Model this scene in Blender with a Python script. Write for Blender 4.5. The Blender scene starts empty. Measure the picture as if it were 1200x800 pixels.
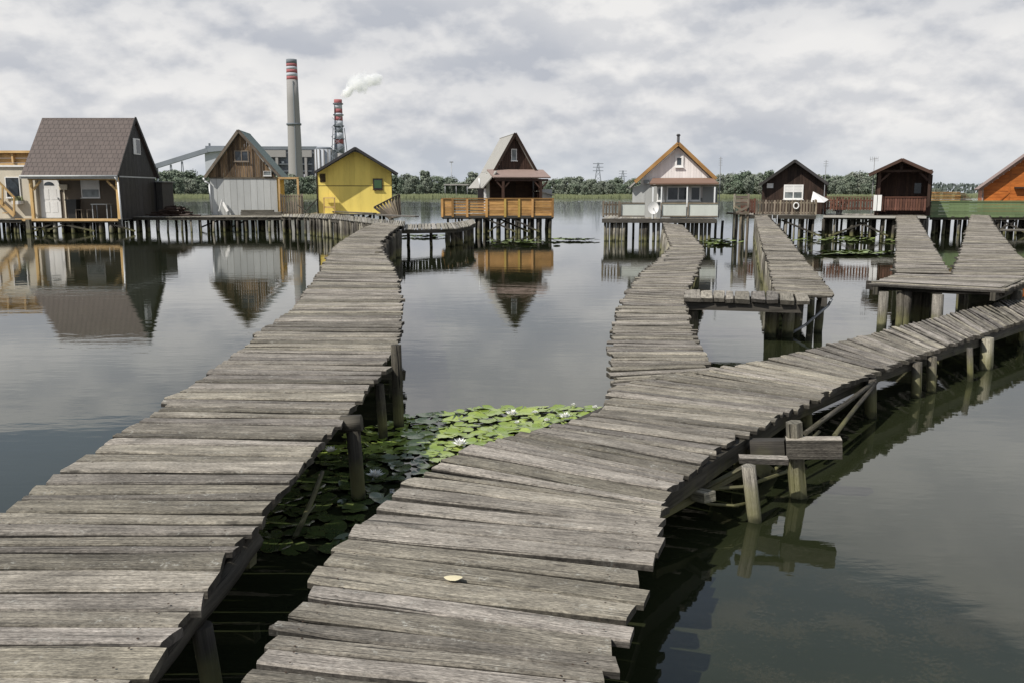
import bpy, math, random
from mathutils import Vector, Matrix, noise
random.seed(7)
R = math.radians
C = bpy.context.scene.collection
H = 2.0            # eye height above the water
F = 1050.0         # focal length in pixels of the 1200 px wide photograph
HOR = 226.0
PITCH = math.atan((400-HOR)/F)
cp, sp = math.cos(PITCH), math.sin(PITCH)

# ---------------------------------------------------------------- measuring
def ray(px, py):
    x, y = (px-600)/F, -(py-400)/F
    return Vector((x, cp+y*sp, -sp+y*cp))
def G(px, py, z):
    d = ray(px, py); t = (z-H)/d.z
    return Vector((d.x*t, d.y*t, z))
def V(px, py, Y):
    d = ray(px, py); t = Y/d.y
    return Vector((d.x*t, Y, H+d.z*t))
def crop(s, ox, oy): return lambda x, y: (ox+x/s, oy+y/s)
c1 = crop(4.615, 0, 120); c2 = crop(3.2, 170, 50); c3 = crop(4.615, 450, 140)
c4 = crop(4.615, 690, 140); c5 = crop(4.615, 940, 150); c6 = crop(2.857, 780, 240)
c7 = crop(2.857, 700, 400); c8 = crop(2.667, 280, 400)
def rect(c, x0, y0, x1, y1, Y):
    """x0, x1, z_low, z_high of a rectangle measured on the facade standing at depth Y"""
    mx, my = (x0+x1)/2, (y0+y1)/2
    a = V(*c(x0, my), Y).x; b = V(*c(x1, my), Y).x
    t = V(*c(mx, y0), Y).z; l = V(*c(mx, y1), Y).z
    return a, b, l, t

# ---------------------------------------------------------------- mesh builder
class MB:
    def __init__(s): s.v=[]; s.f=[]; s.uv=[]; s.r=[]; s.smooth=[]
    def face(s, idx, uvs, r, sm=False): s.f.append(idx); s.uv.append(uvs); s.r.append(r); s.smooth.append(sm)
    def quadface(s, idx, r):
        p = [s.v[i] for i in idx]
        a = (p[1]-p[0]).length; b = (p[-1]-p[0]).length
        o = r*37.0; q = r*91.0
        if len(idx) == 4:
            if a >= b: uv = [(o,q),(o+a,q),(o+a,q+b),(o,q+b)]
            else: uv = [(o,q),(o,q+a),(o+b,q+a),(o+b,q)]
        else:
            uv = [(o+i*.1, q) for i in range(len(idx))]
        s.face(tuple(idx), uv, r)
    def hexa(s, p, r=None):
        """p: bottom four then top four corners"""
        if r is None: r = random.random()
        n = len(s.v); s.v += [Vector(q) for q in p]
        for q in ((3,2,1,0),(4,5,6,7),(0,1,5,4),(1,2,6,5),(2,3,7,6),(3,0,4,7)):
            s.quadface([n+i for i in q], r)
    def box(s, x0, x1, y0, y1, z0, z1, r=None):
        s.hexa([(x0,y0,z0),(x1,y0,z0),(x1,y1,z0),(x0,y1,z0),(x0,y0,z1),(x1,y0,z1),(x1,y1,z1),(x0,y1,z1)], r)
    def bar(s, a, b, w, h, up=(0,0,1), r=None):
        a, b = Vector(a), Vector(b); d = (b-a).normalized(); up = Vector(up)
        if abs(d.dot(up)) > .98: up = Vector((0,1,0))
        sd = d.cross(up).normalized(); u = sd.cross(d)
        sd *= w/2; u *= h/2
        s.hexa([a-sd-u, a+sd-u, b+sd-u, b-sd-u, a-sd+u, a+sd+u, b+sd+u, b-sd+u], r)
    def tube(s, a, b, r0, r1=None, n=8, segs=1, wob=0, cap=True, r=None, rough=0):
        if r1 is None: r1 = r0
        if r is None: r = random.random()
        a, b = Vector(a), Vector(b); L = (b-a).length; d = (b-a)/max(L,1e-6)
        up = Vector((0,0,1)) if abs(d.z) < .9 else Vector((1,0,0))
        e1 = d.cross(up).normalized(); e2 = d.cross(e1)
        base = len(s.v)
        prof = [1+random.uniform(-rough, rough) for _ in range(n)]
        for k in range(segs+1):
            t = k/segs; c = a+(b-a)*t
            if 0 < k < segs: c += e1*random.uniform(-wob,wob)+e2*random.uniform(-wob,wob)
            rr = r0+(r1-r0)*t
            for i in range(n):
                an = 2*math.pi*i/n; q = rr*prof[i]*(1+random.uniform(-rough,rough)*.4)
                s.v.append(c+e1*math.cos(an)*q+e2*math.sin(an)*q)
        for k in range(segs):
            for i in range(n):
                j = (i+1) % n
                u0, u1 = L*k/segs+r*37, L*(k+1)/segs+r*37
                v0, v1 = 6.28*r0*i/n+r*91, 6.28*r0*(i+1)/n+r*91
                s.face((base+k*n+i, base+k*n+j, base+(k+1)*n+j, base+(k+1)*n+i), [(u0,v0),(u0,v1),(u1,v1),(u1,v0)], r, n > 6)
        if cap:
            for k, rev in ((0, False), (segs, True)):
                ids = [base+k*n+i for i in range(n)]
                if not rev: ids.reverse()
                s.face(tuple(ids), [(r*37+.03*math.cos(6.28*i/n), r*91+.03*math.sin(6.28*i/n)) for i in range(n)], r)
    def path(s, pts, rad, n=6):
        for a, b in zip(pts, pts[1:]): s.tube(a, b, rad, rad, n)
    def build(s, name, mat, parent=None):
        me = bpy.data.meshes.new(name)
        off = Vector(parent.location) if parent is not None else Vector((0,0,0))
        if parent is not None and parent.parent is not None: off = off + parent.parent.location
        me.from_pydata([tuple(p-off) for p in s.v], [], s.f)
        uvl = me.uv_layers.new(name='UVMap'); k = 0; data = []
        for u in s.uv:
            for q in u: data += [q[0], q[1]]
        uvl.data.foreach_set('uv', data)
        at = me.attributes.new('rnd', 'FLOAT', 'FACE'); at.data.foreach_set('value', s.r)
        me.polygons.foreach_set('use_smooth', s.smooth)
        me.materials.append(mat); me.update()
        o = bpy.data.objects.new(name, me); C.objects.link(o)
        if parent is not None: o.parent = parent
        return o
def thing(name, label, cat, loc=(0,0,0), group=None):
    o = bpy.data.objects.new(name, None); C.objects.link(o); o.location = loc
    o.empty_display_size = .2
    return tag(o, label, cat, group)
def tag(o, label=None, cat=None, group=None, kind=None):
    if label: o['label'] = label
    if cat: o['category'] = cat
    if group: o['group'] = group
    if kind: o['kind'] = kind
    return o

# ---------------------------------------------------------------- materials
class NT:
    def __init__(s, name):
        s.m = bpy.data.materials.new(name); s.m.use_nodes = True
        s.t = s.m.node_tree; s.b = s.t.nodes['Principled BSDF']; s.out = s.t.nodes['Material Output']
    def n(s, ty, **kw):
        o = s.t.nodes.new(ty)
        for k, v in kw.items():
            if k == 'ins':
                for a, b in v.items():
                    if isinstance(b, bpy.types.NodeSocket): s.t.links.new(b, o.inputs[a])
                    else: o.inputs[a].default_value = b
            else: setattr(o, k, v)
        return o
    def link(s, a, b): s.t.links.new(a, b)
    def math(s, op, a, b=0.0, clamp=False):
        o = s.n('ShaderNodeMath', operation=op, use_clamp=clamp)
        for i, q in enumerate((a, b)):
            if isinstance(q, bpy.types.NodeSocket): s.link(q, o.inputs[i])
            else: o.inputs[i].default_value = q
        return o.outputs[0]
    def mapr(s, v, a, b, c, d, smooth=False):
        o = s.n('ShaderNodeMapRange', ins={'Value': v, 'From Min': a, 'From Max': b, 'To Min': c, 'To Max': d})
        if smooth: o.interpolation_type = 'SMOOTHSTEP'
        return o.outputs[0]
    def mix(s, f, a, b, mode='MIX'):
        o = s.n('ShaderNodeMix', data_type='RGBA', blend_type=mode)
        for i, q in ((0, f), (6, a), (7, b)):
            if isinstance(q, bpy.types.NodeSocket): s.link(q, o.inputs[i])
            else: o.inputs[i].default_value = q if i == 0 else (tuple(q)+(1,) if len(q) == 3 else q)
        return o.outputs[2]
    def noise(s, vec, scale, detail=4, rough=.55, dist=0):
        o = s.n('ShaderNodeTexNoise', ins={'Scale': scale, 'Detail': detail, 'Roughness': rough, 'Distortion': dist})
        if vec is not None: s.link(vec, o.inputs['Vector'])
        return o.outputs['Fac']
    def mapping(s, vec, scale):
        return s.n('ShaderNodeMapping', ins={'Vector': vec, 'Scale': scale}).outputs[0]
def wood(name, dark, light, gr=(2.2, 42), bump=.5, var=.45, algae=False, rough=.8, crack=.5, lichen=0., stain=.35, grit=0., sides=0):
    k = NT(name)
    uv = k.n('ShaderNodeUVMap').outputs[0]
    rnd = k.n('ShaderNodeAttribute', attribute_name='rnd').outputs['Fac']
    g1 = k.noise(k.mapping(uv, (gr[0], gr[1], 1)), 1, 6, .62, .4)
    g2 = k.noise(k.mapping(uv, (gr[0]*.5, gr[1]*3.2, 1)), 1, 3, .6)
    cr = k.noise(k.mapping(uv, (gr[0]*.45, gr[1]*.9, 1)), 1, 3, .5, .8)
    st = k.noise(uv, 2.3, 5, .6)
    f = k.math('ADD', k.math('MULTIPLY', g1, .65), k.math('MULTIPLY', g2, .35))
    col = k.mix(k.mapr(f, .36, .64, 0, 1), dark, light)
    # per board tone
    tone = k.mapr(rnd, 0, 1, 1-var, 1+var*.55)
    col = k.mix(1., col, k.n('ShaderNodeCombineColor', ins={0: tone, 1: tone, 2: k.math('MULTIPLY', tone, k.mapr(k.math('FRACT', k.math('MULTIPLY', rnd, 7.3)), 0, 1, .93, 1.05))}).outputs[0], 'MULTIPLY')
    col = k.mix(k.mapr(st, .45, .72, 0, stain), col, tuple(c*.35 for c in dark))
    crk = k.mapr(cr, .30, .36, 1, 0, True)
    col = k.mix(k.math('MULTIPLY', crk, crack), col, tuple(c*.12 for c in dark))
    if grit:
        gn = k.noise(k.mapping(uv, (38, 150, 1)), 1, 4, .7); g3 = k.noise(k.mapping(uv, (5, 16, 1)), 1, 5, .65)
        gv = k.math('MULTIPLY', k.mapr(gn, .3, .7, 1-grit, 1+grit*.7), k.mapr(g3, .3, .7, 1-grit*.6, 1+grit*.45))
        col = k.mix(1., col, k.n('ShaderNodeCombineColor', ins={0: gv, 1: gv, 2: gv}).outputs[0], 'MULTIPLY')
    if lichen:
        ln = k.noise(uv, 9, 6, .7); l2 = k.noise(uv, 60, 3, .6)
        lf = k.math('MULTIPLY', k.mapr(ln, .55, .68, 0, 1), k.mapr(l2, .48, .62, 0, lichen))
        col = k.mix(lf, col, (.47,.46,.41))
        kn = k.n('ShaderNodeTexVoronoi', ins={'Vector': k.mapping(uv, (2.4, 7, 1)), 'Scale': 1.0}).outputs['Distance']
        kf = k.mapr(kn, .05, .1, .75, 0)
        col = k.mix(kf, col, tuple(c*.3 for c in dark))
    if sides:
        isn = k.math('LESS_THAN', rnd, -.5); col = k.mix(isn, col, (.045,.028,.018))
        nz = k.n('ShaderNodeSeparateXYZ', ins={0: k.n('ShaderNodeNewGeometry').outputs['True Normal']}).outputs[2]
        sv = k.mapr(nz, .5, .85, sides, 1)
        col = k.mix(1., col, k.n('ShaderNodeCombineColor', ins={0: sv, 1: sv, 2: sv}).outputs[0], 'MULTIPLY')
    if algae:
        pos = k.n('ShaderNodeNewGeometry').outputs['Position']
        z = k.n('ShaderNodeSeparateXYZ', ins={0: pos}).outputs[2]
        zz = k.math('ADD', z, k.mapr(k.noise(pos, 6, 3), 0, 1, -.14, .14))
        col = k.mix(k.mapr(zz, .1, .34, .55, 0, True), col, (.19,.185,.07))
        col = k.mix(k.mapr(zz, 0, .09, .92, 0, True), col, (.022,.024,.012))
    k.link(col, k.b.inputs['Base Color'])
    k.b.inputs['Roughness'].default_value = rough
    k.b.inputs['Specular IOR Level'].default_value = .25
    if bump:
        h = k.math('SUBTRACT', k.math('ADD', g1, k.math('MULTIPLY', g2, .5)), k.math('MULTIPLY', crk, .9))
        bp = k.n('ShaderNodeBump', ins={'Strength': bump, 'Distance': .006, 'Height': h})
        k.link(bp.outputs[0], k.b.inputs['Normal'])
    return k.m
def paint(name, col, rough=.6, var=.12, scale=1.5, streak=True, metal=0, dirt=.25):
    k = NT(name)
    pos = k.n('ShaderNodeNewGeometry').outputs['Position']
    rnd = k.n('ShaderNodeAttribute', attribute_name='rnd').outputs['Fac']
    n1 = k.noise(k.mapping(pos, (scale*2.5, scale*2.5, scale*.5 if streak else scale*2.5)), 1, 5, .6)
    n2 = k.noise(pos, scale*9, 4, .6)
    c = k.mix(k.mapr(n1, .4, .75, 0, dirt), col, tuple(q*.45 for q in col))
    c = k.mix(k.mapr(n2, .45, .75, 0, var), c, tuple(min(1,q*1.25+.02) for q in col))
    t = k.mapr(rnd, 0, 1, 1-var, 1+var*.5)
    c = k.mix(1., c, k.n('ShaderNodeCombineColor', ins={0:t,1:t,2:t}).outputs[0], 'MULTIPLY')
    k.link(c, k.b.inputs['Base Color']); k.b.inputs['Roughness'].default_value = rough
    k.b.inputs['Metallic'].default_value = metal
    return k.m
def glassy(name, col=(.02,.025,.03)):
    k = NT(name); pos = k.n('ShaderNodeNewGeometry').outputs['Position']
    c = k.mix(k.mapr(k.noise(pos, 2.5, 3), .4, .6, 0, 1), col, tuple(q*2.2 for q in col))
    k.link(c, k.b.inputs['Base Color']); k.b.inputs['Roughness'].default_value = .06
    return k.m

M = {}
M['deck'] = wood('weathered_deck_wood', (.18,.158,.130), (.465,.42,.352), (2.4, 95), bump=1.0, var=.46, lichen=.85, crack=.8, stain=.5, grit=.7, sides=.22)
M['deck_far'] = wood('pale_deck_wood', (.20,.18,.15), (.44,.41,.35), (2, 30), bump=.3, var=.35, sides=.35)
M['beam'] = wood('dark_beam_wood', (.028,.025,.02), (.10,.09,.075), (2, 30), bump=.6, algae=True)
M['post'] = wood('post_wood', (.035,.03,.024), (.15,.135,.11), (2.5, 34), bump=.9, algae=True, crack=.95, grit=.5)
M['pale_post'] = wood('pale_post_wood', (.11,.10,.08), (.38,.35,.29), (2.5, 34), bump=.9, algae=True, crack=.95, grit=.5)
M['grey_boards'] = wood('grey_brown_boards', (.10,.08,.062), (.30,.25,.19), (2, 20), bump=.3, var=.6)
M['weathered_gable'] = wood('weathered_brown_boards', (.055,.035,.022), (.25,.17,.10), (1.6, 16), bump=.3, var=.75)
M['dark_brown'] = wood('dark_brown_boards', (.022,.013,.009), (.06,.036,.026), (2, 18), bump=.2, var=.4, rough=.6)
M['charcoal'] = wood('charcoal_boards', (.028,.026,.026), (.062,.058,.056), (2, 18), bump=.2, var=.25, rough=.6)
M['red_brown'] = wood('red_brown_boards', (.075,.033,.024), (.17,.078,.052), (2, 18), bump=.2, var=.4, rough=.55)
M['mahogany'] = wood('mahogany_boards', (.036,.020,.015), (.085,.047,.034), (2, 18), bump=.2, var=.35, rough=.6)
M['orange'] = wood('orange_boards', (.32,.165,.06), (.58,.34,.13), (1.6, 16), bump=.2, var=.45, rough=.5)
M['orange_house'] = wood('orange_stained_boards', (.33,.085,.016), (.52,.17,.035), (1.4, 14), bump=.2, var=.25, rough=.5)
M['yellow_timber'] = wood('fresh_yellow_timber', (.48,.30,.12), (.72,.50,.25), (1.5, 16), bump=.1, var=.25, crack=.1)
M['yellow_boards'] = wood('yellow_stained_boards', (.38,.25,.06), (.60,.42,.12), (1.5, 16), bump=.1, var=.25)
M['yellow'] = paint('yellow_paint', (.86,.67,.16), .7, .12, 1.2, dirt=.28)
M['white'] = paint('white_paint', (.76,.75,.73), .5, .08)
M['cream'] = paint('cream_plaster', (.62,.56,.45), .8, .1)
M['pinkwhite'] = paint('pinkish_white_boards', (.76,.72,.70), .6, .1)
M['lightgrey'] = paint('light_grey_panels', (.44,.45,.44), .6, .15, 1.8)
M['grey'] = paint('mid_grey_panels', (.24,.25,.25), .6, .15)
M['greygreen'] = paint('grey_green_panels', (.50,.52,.48), .6, .15)
M['fadedroof'] = paint('faded_roof_sheet', (.37,.355,.32), .6, .2)
M['redroof'] = paint('faded_red_roofing', (.29,.21,.18), .7, .2)
M['brownroof'] = paint('brown_roofing', (.22,.13,.09), .7, .2)
M['darkroof'] = paint('dark_roofing', (.035,.033,.035), .6, .2)
M['greenroof'] = paint('green_sheet_roofing', (.045,.11,.085), .5, .2)
M['greenrail'] = paint('green_painted_boards', (.16,.22,.10), .6, .25, dirt=.4)
M['greenshut'] = paint('dark_green_shutter', (.05,.12,.05), .6)
M['black'] = paint('black_plastic', (.015,.015,.015), .4)
M['metal'] = paint('grey_metal', (.35,.36,.37), .45, .1, metal=.3)
M['whitemetal'] = paint('white_metal', (.72,.73,.73), .4, .05)
M['interior'] = paint('dark_interior', (.03,.018,.013), .8)
M['beigewall'] = paint('pale_brown_wall', (.13,.105,.08), .8)
M['glass'] = glassy('window_glass')
M['paleglass'] = glassy('curtained_glass', (.10,.11,.11))
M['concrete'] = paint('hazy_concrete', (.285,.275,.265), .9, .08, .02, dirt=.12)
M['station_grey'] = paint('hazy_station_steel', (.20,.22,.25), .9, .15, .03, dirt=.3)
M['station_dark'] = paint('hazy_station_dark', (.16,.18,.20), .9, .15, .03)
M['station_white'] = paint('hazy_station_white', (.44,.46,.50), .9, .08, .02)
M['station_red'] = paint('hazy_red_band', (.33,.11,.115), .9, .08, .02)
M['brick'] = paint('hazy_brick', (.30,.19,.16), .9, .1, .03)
M['petal'] = paint('white_petal', (.85,.85,.82), .5, .05)
M['stamen'] = paint('yellow_stamen', (.75,.5,.06), .6, .05)

def tile_mat():
    k = NT('brown_roof_tiles'); uv = k.n('ShaderNodeUVMap').outputs[0]
    br = k.n('ShaderNodeTexBrick', ins={'Vector': uv, 'Scale': 1.0, 'Color1': (.105,.080,.070,1), 'Color2': (.088,.067,.059,1), 'Mortar': (.055,.046,.042,1), 'Brick Width': .24, 'Row Height': .31, 'Mortar Size': .022, 'Mortar Smooth': 1.0})
    n = k.noise(uv, 3, 5)
    c = k.mix(k.mapr(n, .4, .7, 0, .4), br.outputs[0], (.125,.10,.088))
    k.link(c, k.b.inputs['Base Color']); k.b.inputs['Roughness'].default_value = .75
    bp = k.n('ShaderNodeBump', ins={'Strength': .6, 'Distance': .03, 'Height': k.math('SUBTRACT', 1., br.outputs['Fac'])})
    k.link(bp.outputs[0], k.b.inputs['Normal']); return k.m
M['tiles'] = tile_mat()
def leaf_mat(name, a, b, sc=.35, trans=.0, gloss=.5):
    k = NT(name); pos = k.n('ShaderNodeNewGeometry').outputs['Position']
    rnd = k.n('ShaderNodeAttribute', attribute_name='rnd').outputs['Fac']
    oi = k.n('ShaderNodeObjectInfo').outputs['Random']
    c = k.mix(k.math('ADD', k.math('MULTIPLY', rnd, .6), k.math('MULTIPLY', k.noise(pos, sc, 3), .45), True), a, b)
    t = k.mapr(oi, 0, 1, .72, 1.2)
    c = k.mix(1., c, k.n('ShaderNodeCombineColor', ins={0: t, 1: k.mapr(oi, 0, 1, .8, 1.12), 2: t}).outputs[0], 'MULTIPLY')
    k.link(c, k.b.inputs['Base Color']); k.b.inputs['Roughness'].default_value = gloss
    return k.m
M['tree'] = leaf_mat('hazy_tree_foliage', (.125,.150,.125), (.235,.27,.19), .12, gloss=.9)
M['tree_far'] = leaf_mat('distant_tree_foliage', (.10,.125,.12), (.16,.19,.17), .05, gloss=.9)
M['reed'] = leaf_mat('reed_green', (.21,.225,.12), (.36,.36,.21), .05, gloss=.9)
M['bark'] = paint('tree_bark', (.08,.07,.055), .9)
M['grass'] = leaf_mat('bank_grass', (.12,.14,.07), (.20,.22,.12), .02, gloss=.9)

def pad_mat(name, a, b):
    k = NT(name); uv = k.n('ShaderNodeUVMap').outputs[0]
    oi = k.n('ShaderNodeObjectInfo').outputs['Random']
    c = k.mix(oi, a, b)
    s = k.n('ShaderNodeSeparateXYZ', ins={0: uv})
    an = k.math('ARCTAN2', s.outputs[1], s.outputs[0])
    vein = k.math('ABSOLUTE', k.math('SINE', k.math('MULTIPLY', an, 9)))
    rad = k.n('ShaderNodeVectorMath', operation='LENGTH', ins={0: uv}).outputs['Value']
    c = k.mix(k.mapr(vein, 0, .12, .3, 0), c, (.26,.33,.11))
    c = k.mix(k.mapr(k.noise(uv, 5, 4), .55, .75, 0, .5), c, (.20,.17,.05))
    c = k.mix(k.mapr(rad, .9, 1.0, 0, .4), c, (.09,.07,.03))
    k.link(c, k.b.inputs['Base Color']); k.b.inputs['Roughness'].default_value = .22
    return k.m
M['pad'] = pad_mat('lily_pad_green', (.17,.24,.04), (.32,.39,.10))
M['pad_dark'] = pad_mat('lily_pad_shade_green', (.035,.055,.018), (.07,.095,.028))  # darker copy of the pad green, walkway shade painted into the colour
M['pad_far'] = paint('distant_pad_green', (.20,.26,.08), .4, .3, .6, streak=False)

def water_mat():
    k = NT('lake_water'); pos = k.n('ShaderNodeNewGeometry').outputs['Position']
    murk = k.noise(pos, .35, 4, .6)
    c = k.mix(k.mapr(murk, .3, .7, 0, 1), (.013,.016,.007), (.023,.027,.013))
    k.link(c, k.b.inputs['Base Color'])
    k.b.inputs['Roughness'].default_value = .015
    k.b.inputs['IOR'].default_value = 1.42
    k.b.inputs['Specular IOR Level'].default_value = .5
    s1 = k.noise(k.mapping(pos, (1.1, 2.6, 1)), 1, 3, .5)
    s2 = k.noise(k.mapping(pos, (5, 11, 1)), 1, 3, .55)
    patch = k.mapr(k.noise(k.mapping(pos, (.05, .16, 1)), 1, 3, .5), .4, .65, .25, 1)
    h = k.math('ADD', k.math('MULTIPLY', s1, .55), k.math('MULTIPLY', k.math('MULTIPLY', s2, patch), .2))
    yy = k.n('ShaderNodeSeparateXYZ', ins={0: pos}).outputs[1]
    h = k.math('MULTIPLY', h, k.mapr(yy, 55, 260, 1, 8, True))
    bp = k.n('ShaderNodeBump', ins={'Strength': 1.0, 'Distance': .0040, 'Height': h})
    k.link(bp.outputs[0], k.b.inputs['Normal'])
    return k.m
M['water'] = water_mat()

# ---------------------------------------------------------------- setting
def sheet(name, x0, x1, y0, y1, z, mat):
    m = MB(); m.v = [Vector(p) for p in ((x0,y0,z),(x1,y0,z),(x1,y1,z),(x0,y1,z))]
    m.quadface([0,1,2,3], .5); o = m.build(name, mat); tag(o, kind='structure'); return o
BANK = 352.0
sheet('lake_water', -1500, 1500, -60, 12000, 0.0, M['water'])
land = MB()
nx, rows = 120, [BANK, BANK+2.5, BANK+14, 600, 1400, 12000]
for j, y in enumerate(rows):
    for i in range(nx+1):
        x = -1500+25*i
        y2 = y+(6*noise.noise(Vector((x*.012, 3, 0)))+2*noise.noise(Vector((x*.07, 9, 0))) if j < 3 else 0)
        z = -.3 if j == 0 else (.35 if j == 1 else 1.0+.5*noise.noise(Vector((x*.01, j, 0))))
        land.v.append(Vector((x*(1 if j<4 else 4), y2, z)))
for j in range(len(rows)-1):
    for i in range(nx):
        a = j*(nx+1)+i; land.quadface([a, a+1, a+nx+2, a+nx+1], .5)
tag(land.build('far_bank', M['grass']), kind='structure')

# ---------------------------------------------------------------- walkways
def lerp(a, b, t): return a+(b-a)*t
def plank(m, A, B, w, th, r, n, zj=0.0, fine=True):
    """one weathered board laid from A to B (top centre line) of width w"""
    A, B = Vector(A), Vector(B); d = (B-A); L = d.length; d /= L
    f = Vector((-d.y, d.x, 0)).normalized()
    base = len(m.v); sd = random.random()*1000
    zt = random.uniform(-.004, .004)
    sk0, sk1 = random.uniform(-.016,.016), random.uniform(-.016,.016)
    twist = random.uniform(-.005, .005)
    for k in range(n+1):
        t = k/n; c = A+d*(L*t)
        nf = noise.noise(Vector((t*L*2.0, sd, 0)))*.010+noise.noise(Vector((t*L*9, sd, 1)))*.003; nb = noise.noise(Vector((t*L*2.0, sd, 7)))*.010+noise.noise(Vector((t*L*9, sd, 8)))*.003
        nz = noise.noise(Vector((t*L*1.3, sd, 3)))*.008+zt+zj
        fr, bk = -w/2+nf, w/2+nb
        e = (sk0 if k == 0 else sk1 if k == n else 0)
        # worn, rounded ends
        if k in (0, n): fr += w*random.uniform(0,.05); bk -= w*random.uniform(0,.05)
        tw = twist*(t-.5)*2
        def P(off, z):
            sgn = -1 if off < 0 else 1
            return c+f*off+d*(e*off/(w/2))+Vector((0,0,z+nz+tw*sgn))
        ch = .008
        m.v += [P(fr, -th), P(fr, -ch), P(fr+ch, 0), P(lerp(fr,bk,.5), .002), P(bk-ch, 0), P(bk, -ch), P(bk, -th)]
    prof = [0, ch, ch*2, ch*2+w/2, ch*2+w, ch*3+w, ch*3+w+th]
    o, q = r*37, r*91
    for k in range(n):
        u0, u1 = L*k/n+o, L*(k+1)/n+o
        for i in range(6):
            a = base+k*7+i
            m.face((a, a+7, a+8, a+1), [(u0,q+prof[i]),(u1,q+prof[i]),(u1,q+prof[i+1]),(u0,q+prof[i+1])], r, False)
        a = base+k*7
        m.face((a+6, a+13, a+7, a), [(u0,q),(u1,q),(u1,q+w),(u0,q+w)], r)
    for k in (0, n):
        ids = [base+k*7+i for i in range(7)]
        if k == n: ids.reverse()
        m.face(tuple(ids), [(o+.02*i, q+.3) for i in range(7)], r)
def resample(st, z_of=None):
    """stations [(Lpx,Lpy,Rpx,Rpy,z)] to world pairs"""
    return [(G(a,b,z), G(c,d,z)) for a,b,c,d,z in st]
def walkway(name, label, st, wmin=.11, wmax=.22, mat='deck', th=.035, jag=.028, post_gap=(1.6,1.6), post_r=.055, post_mat='post',
            beam=True, nseg=10, inset=.12, world=False, skip=None, post_range=(0,1e9), group=None, nails=False):
    pr = st if world else resample(st)
    mid = [(a+b)/2 for a, b in pr]
    seg = [(mid[i+1]-mid[i]).length for i in range(len(mid)-1)]
    tot = sum(seg)
    def at(s):
        i = 0
        while i < len(seg)-1 and s > seg[i]: s -= seg[i]; i += 1
        t = max(-.2, min(1.2, s/max(seg[i],1e-6)))
        return lerp(pr[i][0], pr[i+1][0], t), lerp(pr[i][1], pr[i+1][1], t)
    root = thing(name, label, 'walkway', (mid[0].x, mid[0].y, 0), group)
    dk = MB(); s = 0
    while s < tot:
        w = random.uniform(wmin, wmax)
        if random.random() < .12: w *= .6
        L, Rr = at(s+w/2)
        ax = (Rr-L).normalized()
        sk = Vector((-ax.y, ax.x, 0))
        # local board width: spacing of both ends
        L2, R2 = at(s+w/2+.05); wl = abs((L2-L).dot(sk))/.05; wr = abs((R2-Rr).dot(sk))/.05
        ww = w*(wl+wr)/2
        a = L-ax*random.uniform(-jag*.5, jag)-ax*(random.random()<.08)*random.uniform(0,.06)
        b = Rr+ax*random.uniform(-jag*.5, jag)+ax*(random.random()<.08)*random.uniform(0,.06)
        a += sk*random.uniform(-.012,.012); b += sk*random.uniform(-.012,.012)
        if not (skip and skip(s, a, b)):
            plank(dk, a, b, max(ww-random.choice((.010,.014,.018,.026)), .035), th*random.uniform(.8,1.15), random.random(), nseg)
            if nails and mid[0].y-1 < (a.y+b.y)/2 < 10:
                for e, sg in ((a,1),(b,-1)):
                    for q in (-.28,.28):
                        c = e+ax*sg*(inset+random.uniform(-.02,.02))+sk*(ww*q+random.uniform(-.012,.012))+Vector((0,0,.0065)); nb = len(dk.v); rr = random.uniform(.0035,.0055)
                        for i in range(6): dk.v.append(c+Vector((math.cos(i*1.047)*rr, math.sin(i*1.047)*rr, 0)))
                        dk.face(tuple(range(nb,nb+6)), [(0,0)]*6, -1.0)
        s += w
    dk.build('deck', M[mat], root)
    if beam:
        for side in (0, 1):
            bm = MB(); s = .0; prev = None
            while s < tot:
                L, Rr = at(s); ax = (Rr-L).normalized()
                p = (L+ax*inset if side == 0 else Rr-ax*inset)+Vector((0,0,-th-.062))
                if prev is not None: bm.bar(prev, p, .07, .115)
                prev = p+Vector((random.uniform(-.01,.01), 0, 0)); s += random.uniform(2.2, 2.8)
            L, Rr = at(tot); ax = (Rr-L).normalized()
            p = (L+ax*inset if side == 0 else Rr-ax*inset)+Vector((0,0,-th-.062))
            if (p-prev).length > .1: bm.bar(prev, p, .07, .115)
            bm.build('beam', M['beam'], root)
    for side in (0, 1):
        s = post_gap[side]*.4
        while post_gap[side] and s < tot:
            if post_range[0] <= s <= post_range[1]:
                L, Rr = at(s); ax = (Rr-L).normalized()
                i2 = inset-.09 if post_gap[side] < .6 else inset
                p = (L+ax*i2 if side == 0 else Rr-ax*i2)
                lean = Vector((random.uniform(-.05,.05), random.uniform(-.05,.05), 0))
                pm = MB(); rr = post_r*random.uniform(.75,1.2)
                off = ax*(-.075 if side == 0 else .075)*(0 if post_gap[side] < .6 else 1)
                pm.tube(p-lean*1.5+Vector((0,0,-1.3-p.z)), p+lean*.2+off*0+Vector((0,0,-th-.12 if post_gap[side]>.6 else -th-.01)), rr*1.1, rr*.95, 9, 6, rr*.12, rough=.12)
                pm.build('post', M[post_mat if random.random() < .75 else ('pale_post' if post_mat=='post' else 'post')], root)
                if side == 0 and post_gap[0] == post_gap[1] and beam:
                    q = Rr-ax*inset
                    cb = MB(); cb.bar(p-ax*.1+Vector((0,0,-th-.185)), q+ax*.1+Vector((0,0,-th-.185)), .08, .115); cb.build('cross_beam', M['beam'], root)
            s += post_gap[side]*random.uniform(.8,1.2)
    return root

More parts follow.
